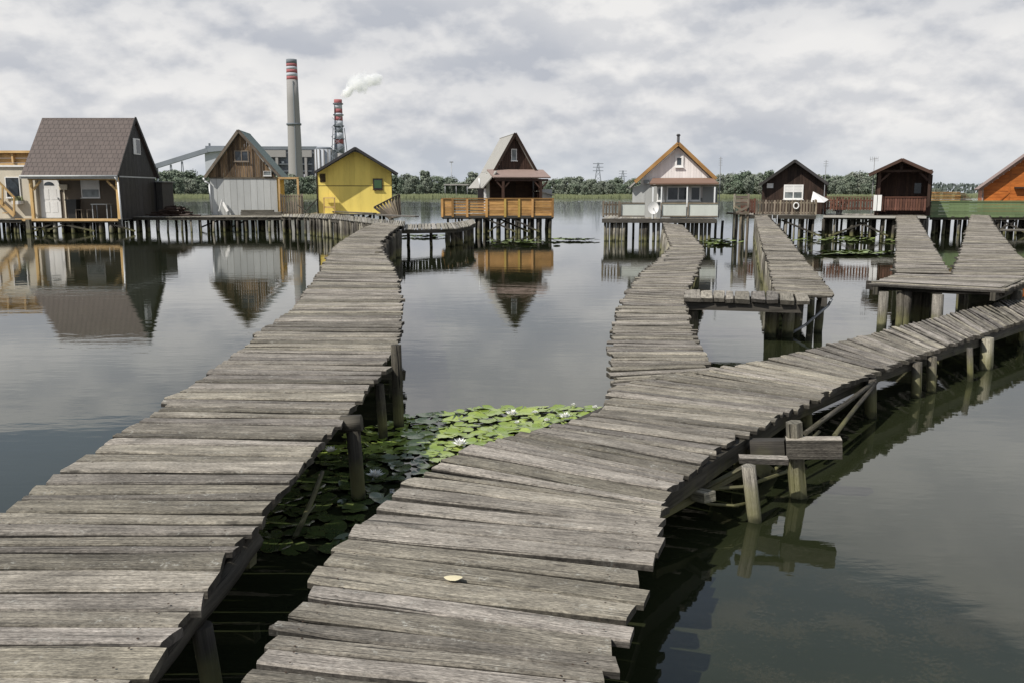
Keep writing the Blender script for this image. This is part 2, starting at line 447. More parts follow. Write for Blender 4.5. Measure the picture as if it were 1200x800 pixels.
z0=.50
W1 = [(-520,940,70,940,.50),(-320,800,155,800,.50),(-262,759,187,759,.50),(-205,725,214,725,.50),(-142,687,240,687,.50),(-72,642,270,642,.50),(-18,612,300,612,.51),
      (62,560,338,560,.52),(96,538,356,540,.53),(137,507,381,510,.54),(179,486,404,489,.55),(208,465,421,467,.56),(254,430,448,432,.58),(287,407,461,409,.60),
      (312,384,469,385,.62),(346,359,470,358,.65),(375,319,465,321,.72),(392,290,448,292,.78),(404,281,447,282,.82),(421,270,460,271,.87),(441,261,471,263,.92)]
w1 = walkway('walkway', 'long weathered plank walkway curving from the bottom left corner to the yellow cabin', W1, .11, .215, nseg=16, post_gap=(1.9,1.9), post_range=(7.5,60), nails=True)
# dense palisade of posts under its far bend
for px, py in ((447,292),(449,288),(452,283),(455,279),(459,275),(463,272),(467,270),(470,268)):
    p = G(px, py, .85); m = MB(); m.tube((p.x-.08+random.uniform(-.1,.1),p.y,-1.2),(p.x-.06,p.y,.80), .10,.085,9,5,.02, rough=.15); m.build('post', M['post'], w1)

W2 = [(180,930,640,985,.40),(245,850,668,900,.41),(292,795,692,840,.42),(331,737,712,777,.42),(360,699,726,748,.42),(385,658,742,702,.42),(412,629,757,662,.42),
      (438,604,771,632,.42),(467,569,776,607,.42),(504,548,774,591,.42),(542,529,782,575,.42),(580,514,797,558,.42),(617,507,815,543,.42),(655,498,838,524,.42),
      (696,488,868,508,.42),(714,470,905,490,.42),(720,452,935,477,.41),(765,441,955,467,.41),(822,432,972,458,.41),(874,427,993,449,.41),(915,418,1012,441,.41),(955,408,1035,431,.41),
      (1025,390,1085,413,.41),(1112,368,1150,391,.41),(1200,347,1230,365,.41),(1330,322,1345,333,.41)]
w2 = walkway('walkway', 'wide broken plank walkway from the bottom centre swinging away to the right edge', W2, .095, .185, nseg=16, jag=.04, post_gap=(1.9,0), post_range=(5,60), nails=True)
W2N = [(723,452,838,443,.398),(720,443,830,435,.405),(714,424,826,424,.43),(716,405,818,407,.45),(721,376,806,376,.48),(733,345,800,348,.54),(752,320,815,318,.60),(775,302,823,300,.66),(787,288,824,289,.72),(783,276,812,277,.80),(777,261,800,264,.92)]
w2n = walkway('walkway', 'narrow wavy plank walkway leading from the fork to the white cabin', W2N, .09, .17, nseg=9, post_gap=(.8,1.5), jag=.05)
for px, py in ((776,300),(779,296),(783,291),(786,287),(785,282),(783,277),(780,272),(778,268)):
    p = G(px, py, .75); m = MB(); m.tube((p.x-.15,p.y,-1.2),(p.x+.0,p.y,p.z-.05), .085,.07,9,5,.02, rough=.15); m.build('post', M['pale_post'], w2n)
W3 = [(909.5,343.5,978,347,.60),(904,320,958,321,.66),(900,306,944,306,.71),(895,290,933,291,.77),(890,270,917,271,.88),(885,252,899,252.6,1.0)]
w3 = walkway('walkway', 'straight grey plank walkway running to the dark brown cabin', W3, .12, .2, nseg=6, post_gap=(.55,1.6), post_mat='pale_post')
W34 = [(801,340,801,349,.60),(835,340.5,835,349.5,.60),(870,341,870,350.5,.60),(905,342,905,351.5,.60),(940,344,942,353,.60)]
w34 = walkway('walkway', 'short cross platform joining the fork walkway and the brown cabin walkway', W34, .16, .24, nseg=5, th=.05, post_gap=(0,0), jag=.02)
for px,py,q in ((812,349,'pale_post'),(905,349,'post'),(925,349,'pale_post'),(934,347,'post')):
    p = G(px,py,.55); m=MB(); m.tube((p.x,p.y,-1.2),(p.x,p.y,.54),.085,.08,10,5,.01,rough=.12); m.build('post',M[q],w34)
a=G(975,350,.5); b=G(925,352,.5)
m=MB(); m.path([a,a+Vector((-.05,0,-.1)),b+Vector((.25,0,-.35)),b+Vector((0,0,-.5))],.02,8); m.build('bent_pipe',M['metal'],w34)
m=MB(); m.tube(G(908,352,.52),b+Vector((.05,0,-.5)),.014,.014,6); m.build('brace',M['beam'],w34)
W4 = [(1049,319,1114,320,.66),(1050,300,1101,301,.72),(1051.5,278,1089,279,.82),(1051,265,1080,265,.90),(1051,252.5,1073,253,1.0)]
w4 = walkway('walkway', 'short tapering plank walkway running to the open red-brown hut', W4, .12, .2, nseg=6, post_gap=(1.2,1.5))
W5 = [(1016,332.5,1176,340,.66),(1036,326,1194,333,.66),(1048,321.5,1212,325,.66)]
W5b = [(1116,322,1222,322.5,.67),(1125,297,1192,298,.74),(1131,278,1177,279,.83),(1136,262,1165,263,.94),(1139,252,1159,252.5,1.02)]
w5 = walkway('platform', 'low grey landing platform with thick edge boards at the right of the lake', W5, .16, .26, nseg=8, th=.04, post_gap=(0,0), jag=.01)
w5['category'] = 'platform'
w5b = walkway('walkway', 'rightmost plank walkway running to the green fenced deck', W5b, .12, .2, nseg=6, post_gap=(1.4,1.6))
m = MB(); m.bar(G(1015,334,.61), G(1174,342,.61), .05, .13); m.build('edge_board', M['deck'], w5)
m = MB(); m.bar(G(1175.5,341.5,.61), G(1213,324.5,.61), .05, .13); m.build('edge_board', M['deck'], w5)
for px,py,q,r in ((1036,338,'pale_post',.075),(1056,338,'post',.06),(1063,338,'post',.08),(1100,341,'pale_post',.075),(1085,333,'post',.08),(1075,333,'post',.08),(1130,330,'pale_post',.08),(1192,336,'post',.09)):
    p = G(px,py,.6); m=MB(); m.tube((p.x,p.y,-1.2),(p.x,p.y,.55),r,r*.95,10,5,.01,rough=.12); m.build('post',M[q],w5)

# hand placed supports of the fork walkway
def post(root, base, top, r, mat='post', n=10, segs=6, square=False):
    m = MB(); a = Vector(base); b = Vector(top); dd = (a-b).normalized(); a = a+dd*1.3
    if square: m.bar(a, b, r*2, r*2, (0,1,0))
    else: m.tube(a, b, r*1.05, r*.95, n, segs, r*.1, rough=.12)
    return m.build('post', M[mat], root)
def wz(px, py): return G(px, py, 0)
p = wz(884,610); post(w2, p, V(877,545,p.y), .042, 'pale_post')
p = wz(936,582); post(w2, p, V(930,494,p.y), .062, 'pale_post', n=6)
for bx,by,tx,ty,r,q in ((1020,489,1020,440,.055,'post'),(1073,465,1074,424,.05,'post'),(1090,458,1092,416,.05,'post'),(1137,446,1137,400,.035,'post'),
                    (1155,432,1157,392,.07,'pale_post'),(1197,404,1197,378,.04,'post'),(868,560,866,525,.045,'post'),(945,505,944,478,.05,'post')):
    p = wz(bx,by); t = V(tx,ty,p.y); t.z = min(t.z,.36); post(w2, p, t, r, q)
m = MB(); m.bar(V(921,524,5.70), V(986,524,5.62), .11, .125, r=.9); m.build('beam_end', M['deck'], w2)
m = MB(); m.bar(V(880,524,5.80), V(920,524,5.72), .09, .11, r=.4); m.build('cross_beam', M['beam'], w2)
m = MB(); m.bar(V(866,537,5.5), V(923,539,5.45), .09, .035, r=.8); m.build('brace', M['deck'], w2)
m = MB(); m.bar(V(905,560,6.2), V(868,532,5.9), .05, .12); m.bar(V(835,545,5.9), V(887,522,5.9), .12,.06); m.build('brace', M['beam'], w2)
m = MB(); m.bar(V(768,606,4.9), V(873,549,5.6), .035, .05, r=.6); m.build('brace', M['post'], w2)
m = MB(); m.bar(V(808,577,5.2), V(832,582,5.05), .09, .06, r=.9); m.build('beam_end', M['pale_post'], w2)
m = MB(); pts = [V(787,568,5.3),V(812,566,5.3),V(840,572,5.35),V(870,570,5.4),V(920,553,5.9),V(965,520,6.4)]; m.path(pts,.012); m.build('cable', M['beam'], w2)
m = MB(); pts = [V(800,574,5.2),V(830,590,5.2),V(860,592,5.2),V(880,588,5.4)]; m.path(pts,.009); m.build('cable', M['beam'], w2)
for (a0,b0,Y0,a1,b1,Y1,r) in ((944,507,6.3,1026,446,7.9,.02),(978,510,6.6,1027,447,7.9,.018),(905,552,6.0,960,505,6.6,.013)):
    m = MB(); m.tube(V(a0,b0,Y0),V(a1,b1,Y1),r,r,7,4,.008); m.build('stay_rod', M['post'], w2)
m = MB(); m.bar(G(1053,426,.12)+Vector((0,.6,0)), G(1131,432,.12)+Vector((0,.6,0)), .05, .13); m.build('brace', M['pale_post'], w2)

# hand placed supports of the left walkway
p = wz(420,584); post(w1, p, V(414,500,p.y), .048, 'beam'); 
m = MB(); m.tube(V(400,497,p.y), V(424,495,p.y), .06,.055,10,2); m.build('cross_beam', M['beam'], w1)
p = wz(449,514); post(w1, p, V(444,450,p.y), .038)
p = wz(468,500); post(w1, p, V(464,404,p.y), .045)
m = MB(); m.bar(V(441,438,8.0), V(474,439,8.1), .07,.09); m.build('cross_beam', M['beam'], w1)
m = MB(); m.bar(V(376,492,6.3), V(412,486,6.4), .08,.09); m.build('cross_beam', M['beam'], w1)
m = MB(); a = G(298,632,.40); b = G(150,815,.40); m.tube(a, b, .045,.05,8,8,.008, rough=.1); m.build('beam', M['beam'], w1)
p = G(236,735,.35); post(w1, (p.x+.03,p.y,0), (p.x,p.y,.36), .045, 'beam')
m = MB(); p = G(297,655,.2); m.bar(p+Vector((-.5,.1,.05)), p+Vector((0,0,0)), .07,.07); m.build('beam_end', M['pale_post'], w1)

# stick standing in the water among the pads
m = MB(); m.tube(wz(326,652)+Vector((-.05,-.05,-.25)), G(378,552,.28), .018,.014,7,5,.006)
m.tube(G(352,612,.12), G(370,590,.2), .007,.004,5)
tag(m.build('stick', M['pale_post']), 'thin bare stick leaning out of the dark water between the two near walkways', 'stick')
# single pale leaf and stone lying on deck
m = MB(); c = G(531,677,.435); k=14
m.v.append(c+Vector((0,0,.005)))
for i in range(k):
    a=6.283*i/k; m.v.append(c+Vector((math.cos(a)*.038*(1+.12*math.sin(3*a)), math.sin(a)*.027, random.uniform(.001,.003))))
for i in range(k): m.face((0,1+i,1+(i+1)%k), [(0,0)]*3, .9, True)
tag(m.build('fallen_leaf', M['yellow_boards'] if False else paint('dry_leaf',(.62,.55,.36),.7)), 'pale dry leaf lying on the planks of the fork walkway', 'leaf')

# ---------------------------------------------------------------- cabins
def vboards(m, x0, x1, y, zb, ztop, w=.14, t=.03, gap=.008):
    """vertical cladding; ztop(x) gives the upper end"""
    n = max(1, round((x1-x0)/w)); w = (x1-x0)/n
    for i in range(n):
        a, b = x0+i*w+gap/2, x0+(i+1)*w-gap/2
        j = random.uniform(0,.004)
        za, zb2 = ztop(a), ztop(b)
        b0 = zb(a) if callable(zb) else zb
        m.hexa([(a,y-t-j,b0),(b,y-t-j,b0),(b,y,b0),(a,y,b0),(a,y-t-j,za),(b,y-t-j,zb2),(b,y,zb2),(a,y,za)])
def vboards_side(m, x, y0, y1, zb, ztop, w=.14, t=.03, sgn=1, gap=.008):
    n = max(1, round((y1-y0)/w)); w = (y1-y0)/n
    for i in range(n):
        a, b = y0+i*w+gap/2, y0+(i+1)*w-gap/2; xx = x+sgn*(t+random.uniform(0,.004))
        lo, hi = min(x,xx), max(x,xx)
        m.hexa([(lo,a,zb),(hi,a,zb),(hi,b,zb),(lo,b,zb),(lo,a,ztop(a)),(hi,a,ztop(a)),(hi,b,ztop(b)),(lo,b,ztop(b))])
def hboards(m, x0, x1, y, z0, z1, h=.14, t=.025, gap=.01, inner=None):
    n = max(1, round((z1-z0)/h)); h = (z1-z0)/n
    for i in range(n):
        a, b = z0+i*h+gap/2, z0+(i+1)*h-gap/2
        q0, q1, q2, q3 = x0, x1, x0, x1
        if inner: (q0,q1),(q2,q3) = inner(a), inner(b)
        if q1-q0 < .02: continue
        m.hexa([(q0,y-t,a),(q1,y-t,a),(q1,y,a),(q0,y,a),(q2,y-t,b),(q3,y-t,b),(q3,y,b),(q2,y,b)])
def slab(m, pts, t, r=.5):
    """thick quad, pts in order, thickness along the normal downward"""
    p = [Vector(q) for q in pts]; n = (p[1]-p[0]).cross(p[3]-p[0]).normalized()
    if n.z < 0: n = -n
    m.hexa([q-n*t for q in p]+p, r)
def windowed(root, c, x0,y0,x1,y1, Y, frame='white', pane='glass', mull=0, fw=.045, name='window', shutter=0, sill=True):
    a,b,l,t = rect(c,x0,y0,x1,y1,Y)
    m = MB()
    m.box(a,a+fw,Y-.055,Y-.005,l,t,.8); m.box(b-fw,b,Y-.055,Y-.005,l,t,.8)
    m.box(a+fw,b-fw,Y-.055,Y-.005,t-fw,t,.8); m.box(a+fw,b-fw,Y-.055,Y-.005,l,l+fw,.8)
    for i in range(mull):
        x = lerp(a,b,(i+1)/(mull+1)); m.box(x-fw*.4,x+fw*.4,Y-.052,Y-.006,l+fw,t-fw,.8)
    if sill: m.box(a-.03,b+.03,Y-.1,Y-.057,l-.03,l+.004,.8)
    w = m.build(name, M[frame], root)
    zt = t-fw
    if shutter:
        s = MB(); zs = lerp(t-fw, l+fw, shutter); n = 7
        for i in range(n):
            s.box(a+fw,b-fw,Y-.045,Y-.03,lerp(zs,zt,i/n)+.003,lerp(zs,zt,(i+1)/n),random.random())
        s.build('shutter', M['white'], w)
        zt = zs
    g = MB(); g.box(a+fw,b-fw,Y-.025,Y-.012,l+fw,zt,.5); g.build('pane', M[pane], w)
    return w
def stilt_field(root, x0, x1, y0, y1, ztop, nx, ny, r=.06, mats=('post','pale_post'), braces=2, jit=.15):
    for j in range(ny):
        y = lerp(y0,y1,j/max(ny-1,1))
        for i in range(nx):
            x = lerp(x0,x1,i/max(nx-1,1))+random.uniform(-jit,jit)
            m = MB(); rr = r*random.uniform(.7,1.25)
            m.tube((x+random.uniform(-.07,.07), y+random.uniform(-.1,.1), -1.2), (x,y,ztop), rr*1.1, rr*.9, 8, 4, rr*.12, rough=.12)
            m.build('stilt', M[random.choice(mats)], root)
    for i in range(braces):
        xa = lerp(x0,x1,random.random()); xb = xa+random.choice((-1,1))*random.uniform(.9,1.8)
        m = MB(); m.bar((xa,y0-.08,ztop-.05),(xb,y0-.08,.12),.03,.08); m.build('brace', M['beam'], root)
def deckbox(root, x0,x1,y0,y1,z,mat='deck_far',edge='beam', n=None, name='deck'):
    m = MB(); w=.16; n = int((x1-x0)/w)
    for i in range(n):
        a = lerp(x0,x1,i/n); b = lerp(x0,x1,(i+1)/n)
        m.box(a+.004,b-.004,y0-random.uniform(0,.04),y1,z-.04,z+random.uniform(-.003,.003))
    m.build(name, M[mat], root)
    m = MB()
    for y in (y0+.05, (y0+y1)/2, y1-.05): m.box(x0,x1,y-.04,y+.04,z-.17,z-.043)
    m.build('beam', M[edge], root)
def gable_roof(root, xc, zr, xl, zl, xr, zr2, y0, y1, mat, t=.06, name='roof', trim=None, tw=.14, ov=0):
    """ridge along y"""
    m = MB()
    slab(m, [(xl,y0,zl),(xc,y0,zr),(xc,y1,zr),(xl,y1,zl)], t, .4)
    slab(m, [(xc,y0,zr),(xr,y0,zr2),(xr,y1,zr2),(xc,y1,zr)], t, .6)
    rf = m.build(name, M[mat], root)
    if trim:
        b = MB()
        for (xa,za) in ((xl,zl),(xr,zr2)):
            b.bar((xc,y0-.02,zr-.05),(xa,y0-.02,za-.05),.035,tw,(0,0,1))
        b.build('bargeboard', M[trim], rf)
    return rf
def picket(root, x0,x1,y,z0,z1,mat,gap=.05,w=.08,rails=2,posts=None,name='railing',top=False,thick=.02):
    m = MB(); x = x0
    while x < x1-w*.5:
        hh = random.uniform(-.015,.015)
        m.box(x,x+w,y-thick,y,z0+.04,z1+hh); x += w+gap
    for k in range(rails):
        zz = lerp(z0+.12,z1-.12,k/max(rails-1,1)); m.box(x0,x1,y+.002,y+.045,zz-.035,zz+.035)
    if top: m.box(x0,x1,y-.06,y+.06,z1+.02,z1+.055)
    n = max(2,int((x1-x0)/1.3)+1)
    for i in range(n):
        xx = lerp(x0+.04,x1-.04,i/(n-1)); m.box(xx-.04,xx+.04,y+.047,y+.12,z0-.02,z1+.03)
    return m.build(name, M[mat], root)
def pipe(root, pts, r, mat='whitemetal', name='drainpipe'):
    m = MB(); m.path(pts, r, 8); return m.build(name, M[mat], root)

def yawed(fn, deg, pivot=None):
    old = set(C.objects); fn(); a = R(deg); new = [o for o in C.objects if o not in old and o.parent is None]
    pv = pivot or Vector([o for o in new if o.get('category') in ('cabin','hut')][0].location)
    rot = Matrix.Rotation(a, 3, 'Z')
    for o in new:
        d = Vector(o.location)-pv; d.z = 0
        o.location = pv+rot@d+Vector((0,0,o.location.z-pv.z)); o.rotation_euler.z = a
def backing(m, x0, x1, y, zb, zg, n=12, d=.012):
    for i in range(n):
        a, b = lerp(x0,x1,i/n), lerp(x0,x1,(i+1)/n)
        m.hexa([(a,y,zb),(b,y,zb),(b,y+d,zb),(a,y+d,zb),(a,y,zg(a)-.015),(b,y,zg(b)-.015),(b,y+d,zg(b)-.015),(a,y+d,zg(a)-.015)],.3)
# --- A: cabin with brown tiled roof
def cabin_a():
    Yf=45.0; Yb=49.7; Yp=46.5; zd=.70
    X0=V(34,230,Yf).x; X1=V(139.5,230,Yf).x
    ze=V(140,205,Yf).z; Yr=(Yf+Yb)/2-.05; zr=V(159,138.5,Yr).z
    root=thing('cabin','cabin with steep brown tiled roof, white door and charcoal board side on stilts','cabin',(X0,Yf,zd))
    m=MB(); ov=.12
    slab(m,[(X0-.2,Yf-.25,ze-.06),(X1+ov,Yf-.25,ze-.06),(X1+ov,Yr,zr),(X0-.2,Yr,zr)],.07)
    m.uv[1] = [(0,0),(X1-X0,0),(X1-X0,4.2),(0,4.2)]
    slab(m,[(X1+ov,Yb+.25,ze-.06),(X0-.2,Yb+.25,ze-.06),(X0-.2,Yr+.001,zr),(X1+ov,Yr+.001,zr)],.07)
    m.build('roof',M['tiles'],root)
    m=MB(); m.bar((X1+ov+.02,Yf-.25,ze-.08),(X1+ov+.02,Yr,zr-.0),.03,.16); m.bar((X1+ov+.02,Yb+.25,ze-.08),(X1+ov+.02,Yr,zr),.03,.16); m.build('bargeboard',M['charcoal'],root)
    m=MB(); m.box(X0-.2,X1+ov,Yf-.30,Yf-.25,ze-.2,ze-.08,.9); m.tube((X0-.2,Yf-.34,ze-.08),(X1+ov,Yf-.34,ze-.08),.05); m.build('gutter',M['lightgrey'],root)
    pipe(root,[(X1-.0,Yf-.34,ze-.1),(X1+.08,Yf-.2,ze-.35),(X1+.08,Yf-.06,.3)],.045)
    pipe(root,[(X1+.1,Yb+.2,ze-.1),(X1+.08,Yb+.05,ze-.35),(X1+.08,Yb-.0,zd)],.045)
    # walls
    m=MB(); top=lambda y: (ze-.12)+(zr-ze+.0)*(1-abs(y-Yr)/(Yr-Yf+.0001))
    vboards_side(m,X1,Yf+.1,Yb,zd-.02,lambda y:min(top(y),zr-.1)-.02,.16)
    vboards_side(m,X0,Yp,Yb,zd-.02,lambda y:min(top(y),zr-.1)-.02,.16,sgn=-1)
    m.box(X0,X1,Yb-.05,Yb,zd,ze-.1); m.build('side_wall',M['charcoal'],root)
    m=MB(); m.box(X1+.036,X1+.05,Yf+.1,Yb,ze-.12,ze-.06,.9); m.build('trim',M['lightgrey'],root)
    m=MB(); m.box(X0,X1,Yp,Yp+.1,zd,ze-.1); m.build('front_wall',M['beigewall'],root)
    a,b,l,t=rect(c1,186,405,218,625,Yp); m=MB(); m.box(a,b+.02,Yp-.03,Yp-.003,zd,ze-.1); m.build('wall_panel',M['cream'],root)
    a,b,l,t=rect(c1,220,405,328,622,Yp); d=MB(); d.box(a,b,Yp-.06,Yp-.004,zd+.02,t)
    for i in range(2):
        for j in range(2): d.box(lerp(a,b,.15+i*.4),lerp(a,b,.45+i*.4),Yp-.07,Yp-.061,lerp(l,t,.12+j*.32),lerp(l,t,.38+j*.32))
    dr=d.build('door',M['white'],root)
    h=MB(); xm=(a+b)/2; n=10
    vs=len(h.v); pts=[(xm+.26*math.cos(math.pi*i/n), t-.42+.18*math.sin(math.pi*i/n)) for i in range(n+1)]
    for i in range(n):
        h.hexa([(xm,Yp-.075,t-.42),(pts[i][0],Yp-.075,pts[i][1]),(pts[i][0],Yp-.062,pts[i][1]),(xm,Yp-.062,t-.42),(xm,Yp-.075,t-.419),(pts[i+1][0],Yp-.075,pts[i+1][1]),(pts[i+1][0],Yp-.062,pts[i+1][1]),(xm,Yp-.062,t-.419)],.5)
    h.build('fanlight',M['glass'],dr)
    h=MB(); h.box(b-.12,b-.08,Yp-.12,Yp-.062,zd+.95,zd+1.05); h.build('handle',M['metal'],dr)
    windowed(root,c1,440,407,540,518,Yp,'white','paleglass',0,shutter=.6)
    a,b,l,t=rect(c1,324,446,368,474,Yp); m=MB(); m.box(a,b,Yp-.12,Yp-.003,l,t); m.box((a+b)/2-.03,(a+b)/2+.03,Yp-.05,Yp-.003,zd,l); m.build('meter_box',M['cream'],root)
    # porch timber
    m=MB()
    for xx in (X0+.12, X1-.06): m.box(xx-.07,xx+.07,Yf-.02,Yf+.12,zd,ze-.14,.7)
    m.box(X0,X1,Yf-.01,Yf+.11,ze-.27,ze-.141,.6)
    m.bar((X0+.2,Yf+.05,ze-.75),(X0+.62,Yf+.05,ze-.3),.09,.09); m.bar((X1-.14,Yf+.05,ze-.75),(X1-.56,Yf+.05,ze-.3),.09,.09)
    m.build('porch_frame',M['yellow_timber'],root)
    m=MB(); m.box(X0-.6,X1+.02,Yf-.36,Yf-.3,zd-.09,zd+.03,.8); m.build('edge_board',M['yellow_timber'],root)
    deckbox(root,X0-.6,X1+.1,Yf-.3,Yb+.1,zd-.002)
    # gable window
    yw=[lerp(Yf,Yb,t) for t in (.42,.6)]; zw0=V(160,181,46.9).z; zw1=V(160,162,46.9).z
    m=MB(); m.box(X1+.04,X1+.075,yw[0],yw[1],zw0,zw1); m.build('window',M['white'],root)
    m=MB(); m.box(X1+.077,X1+.085,yw[0]+.35,yw[1]-.06,zw0+.06,zw1-.06); m.build('pane',M['glass'],root)
    # lean-to
    m=MB(); xa,xb=X1+.1,V(197,230,Yb+.6).x; m.box(xa,xb,Yb-.2,Yb+1.4,zd,V(195,214,Yb).z); m.build('lean_to',M['charcoal'],root)
    m=MB(); m.box(xa,xb+.1,Yb-.3,Yb+1.5,V(195,214,Yb).z+.002,V(195,214,Yb).z+.06); m.build('lean_to_roof',M['grey'],root)
    stilt_field(root,X0-.5,X1,Yf-.15,Yb-.2,zd-.16,12,5,.08,mats=('post','post','post','pale_post'),braces=5)
    # things on the porch
    b=thing('rubbish_bin','black wheelie bin standing on the porch of the tiled cabin','bin',(V(86,253,Yf+.8).x,Yf+.9,zd))
    x=b.location.x; m=MB(); m.hexa([(x-.2,Yf+.7,zd),(x+.2,Yf+.7,zd),(x+.2,Yf+1.1,zd),(x-.2,Yf+1.1,zd),(x-.26,Yf+.65,zd+.9),(x+.26,Yf+.65,zd+.9),(x+.26,Yf+1.15,zd+.9),(x-.26,Yf+1.15,zd+.9)]); m.build('body',M['black'],b)
    m=MB(); m.box(x-.29,x+.29,Yf+.6,Yf+1.18,zd+.902,zd+.96); m.build('lid',M['black'],b)
    t=thing('table','small grey garden table on the porch of the tiled cabin','table',(V(120,253,Yf+.8).x,Yf+.8,zd)); x=t.location.x
    m=MB(); m.box(x-.42,x+.42,Yf+.5,Yf+1.1,zd+.70,zd+.74); m.build('table_top',M['lightgrey'],t)
    for sx in (-.36,.36):
        for sy in (.56,1.04): m=MB(); m.box(x+sx-.02,x+sx+.02,Yf+sy-.02,Yf+sy+.02,zd,zd+.70); m.build('leg',M['metal'],t)
    for px,lab in ((94,'brown wooden stool beside the black bin on the porch'),(107,'wooden crate seat left of the garden table on the porch')):
        s=thing('stool',lab,'stool',(V(px,253,Yf+.8).x,Yf+.8,zd)); x=s.location.x
        m=MB(); m.box(x-.17,x+.17,Yf+.65,Yf+.95,zd+.42,zd+.46); m.build('seat',M['grey_boards'],s)
        for sx in (-.14,.14):
            for sy in (.68,.92): m=MB(); m.box(x+sx-.02,x+sx+.02,Yf+sy-.02,Yf+sy+.02,zd,zd+.42); m.build('leg',M['grey_boards'],s)
    return X0,X1
AX0,AX1=cabin_a()

# --- 0: unfinished cabin at the left edge
def cabin_0():
    Yf=46.2; zd=.70; X1=AX0-.28; X0=X1-5.5
    root=thing('cabin','unfinished cream cabin with raw yellow roof timber at the left edge','cabin',(X0,Yf,zd))
    zt=V(20,196,Yf).z; zr=V(20,177,Yf).z
    m=MB(); m.box(X0,X1,Yf,Yf+4,zd,zt); m.build('wall',M['cream'],root)
    m=MB(); m.box(X0-.1,X1+.05,Yf-.1,Yf+4.1,zt+.002,zt+.09,.9); m.build('cornice',M['white'],root)
    m=MB(); m.box(X0-.15,X1+.1,Yf-.05,Yf+4,zt+.092,zt+.2); m.box(X0-.15,X1+.1,Yf-.25,Yf+4.2,zr-.12,zr)
    hboards(m,X0,X1,Yf+.1,zt+.21,zr-.13,.2)
    for i in range(7): x=lerp(X0,X1-.1,i/6); m.box(x,x+.09,Yf-.16,Yf+.06,zt+.21,zr-.125)
    m.build('roof_frame',M['yellow_timber'],root)
    windowed(root,c1,32,405,112,518,Yf,'white','glass')
    windowed(root,c1,-120,405,-40,518,Yf,'white','glass')
    # stair
    s=thing('outdoor_stair','yellow timber stair rising beside the cream cabin at the left edge','stair',(X0,Yf-1,zd))
    for dy in (-.75,-.25):
        m=MB(); m.bar(V(17,253,Yf+dy),V(-30,208,Yf+dy),.05,.2,(0,0,1)); m.build('stringer',M['yellow_timber'],s)
    m=MB()
    for i in range(7):
        p=lerp(V(15,250,Yf),V(-28,209,Yf),i/6); m.box(p.x-.14,p.x+.14,Yf-.72,Yf-.28,p.z,p.z+.04)
    m.build('tread',M['yellow_timber'],s)
    m=MB(); m.bar(V(17,232,Yf-.78),V(-25,190,Yf-.78),.05,.1); m.bar(V(16.5,252,Yf-.78),V(16.5,231,Yf-.78),.08,.08); m.bar(V(3,240,Yf-.78),V(3,219,Yf-.78),.07,.07); m.build('handrail',M['yellow_timber'],s)
    pb=G(0,257,zd)
    deckbox(root,X0,X1+.0,Yf-1.6,Yf+4,zd-.004)
    stilt_field(root,X0,X1-.3,Yf-1.4,Yf+3.5,zd-.16,11,4,.08,mats=('post',))
    m=MB(); p=wz(14,276); m.box(p.x-.1,p.x+.1,Yf-1.9,Yf-1.7,-1,zd+.0); m.build('stilt',M['pale_post'],root)
    # planter
    a,b,l,t=rect(c1,82,515,130,552,Yf)
    pl=thing('planter','white window box with yellow green plants below the cream cabin window','planter',(a,Yf-.3,l))
    m=MB(); m.box(a,b,Yf-.35,Yf-.07,l,lerp(l,t,.5)); m.build('box',M['white'],pl)
    m=MB()
    for i in range(60):
        x=random.uniform(a,b); y=Yf-random.uniform(.1,.3); z=lerp(l,t,.5); m.bar((x,y,z),(x+random.uniform(-.1,.1),y,z+random.uniform(.08,.25)),.05,.01)
    m.build('foliage',M['reed'],pl)
cabin_0()

# --- pier in front of the left row
pier=thing('pier','long plank pier on crooked posts linking the left row of cabins','pier',(V(185,250,46).x,46,0))
x0=AX1+.15; x1=V(345,255,46).x
deckbox(pier,x0,x1,46.1,49.0,.78)
pr_x=x0+.2
while pr_x<x1:
    for y in (46.2,47.4,48.8):
        if y>47 and random.random()<.25: continue
        m=MB(); rr=random.uniform(.05,.085); m.tube((pr_x+random.uniform(-.08,.08),y+random.uniform(-.1,.1),-1.2),(pr_x+random.uniform(-.03,.03),y,.62),rr*1.1,rr*.9,8,4,.01,rough=.15)
        m.build('post',M['pale_post' if y<47 and random.random()<.45 else 'post'],pier)
    pr_x+=random.uniform(.42,.75)
x2=V(330,255,46).x
bw=walkway('boardwalk','pale uneven boardwalk passing in front of the yellow cabin',
   [(330,250,330,254,.84),(365,250,362,255,.85),(395,251.5,393,257,.86),(420,254,421,260,.88),(445,257,443,263,.9),(474,259,472,264.5,.92)],.14,.24,mat='deck_far',nseg=4,post_gap=(.9,.5),post_r=.07,jag=.15,inset=.3)
bw['category']='boardwalk'
# firewood heap
fw=MB(); cx=V(203,248,47.3).x
for i in range(90):
    x=cx+random.gauss(0,.5); h=max(0,.5-abs(x-cx)*.42); z=.80+random.uniform(0,h); y=47.4+random.uniform(-.5,.5)
    an=random.uniform(-.5,.5); L=random.uniform(.2,.4)
    fw.tube((x-L*math.cos(an),y-L*math.sin(an)*.5,z),(x+L*math.cos(an),y+L*math.sin(an)*.5,z+random.uniform(-.06,.06)),.04,.045,6)
tag(fw.build('firewood_pile',M['dark_brown']),'dark heap of firewood on the pier right of the tiled cabin','firewood')

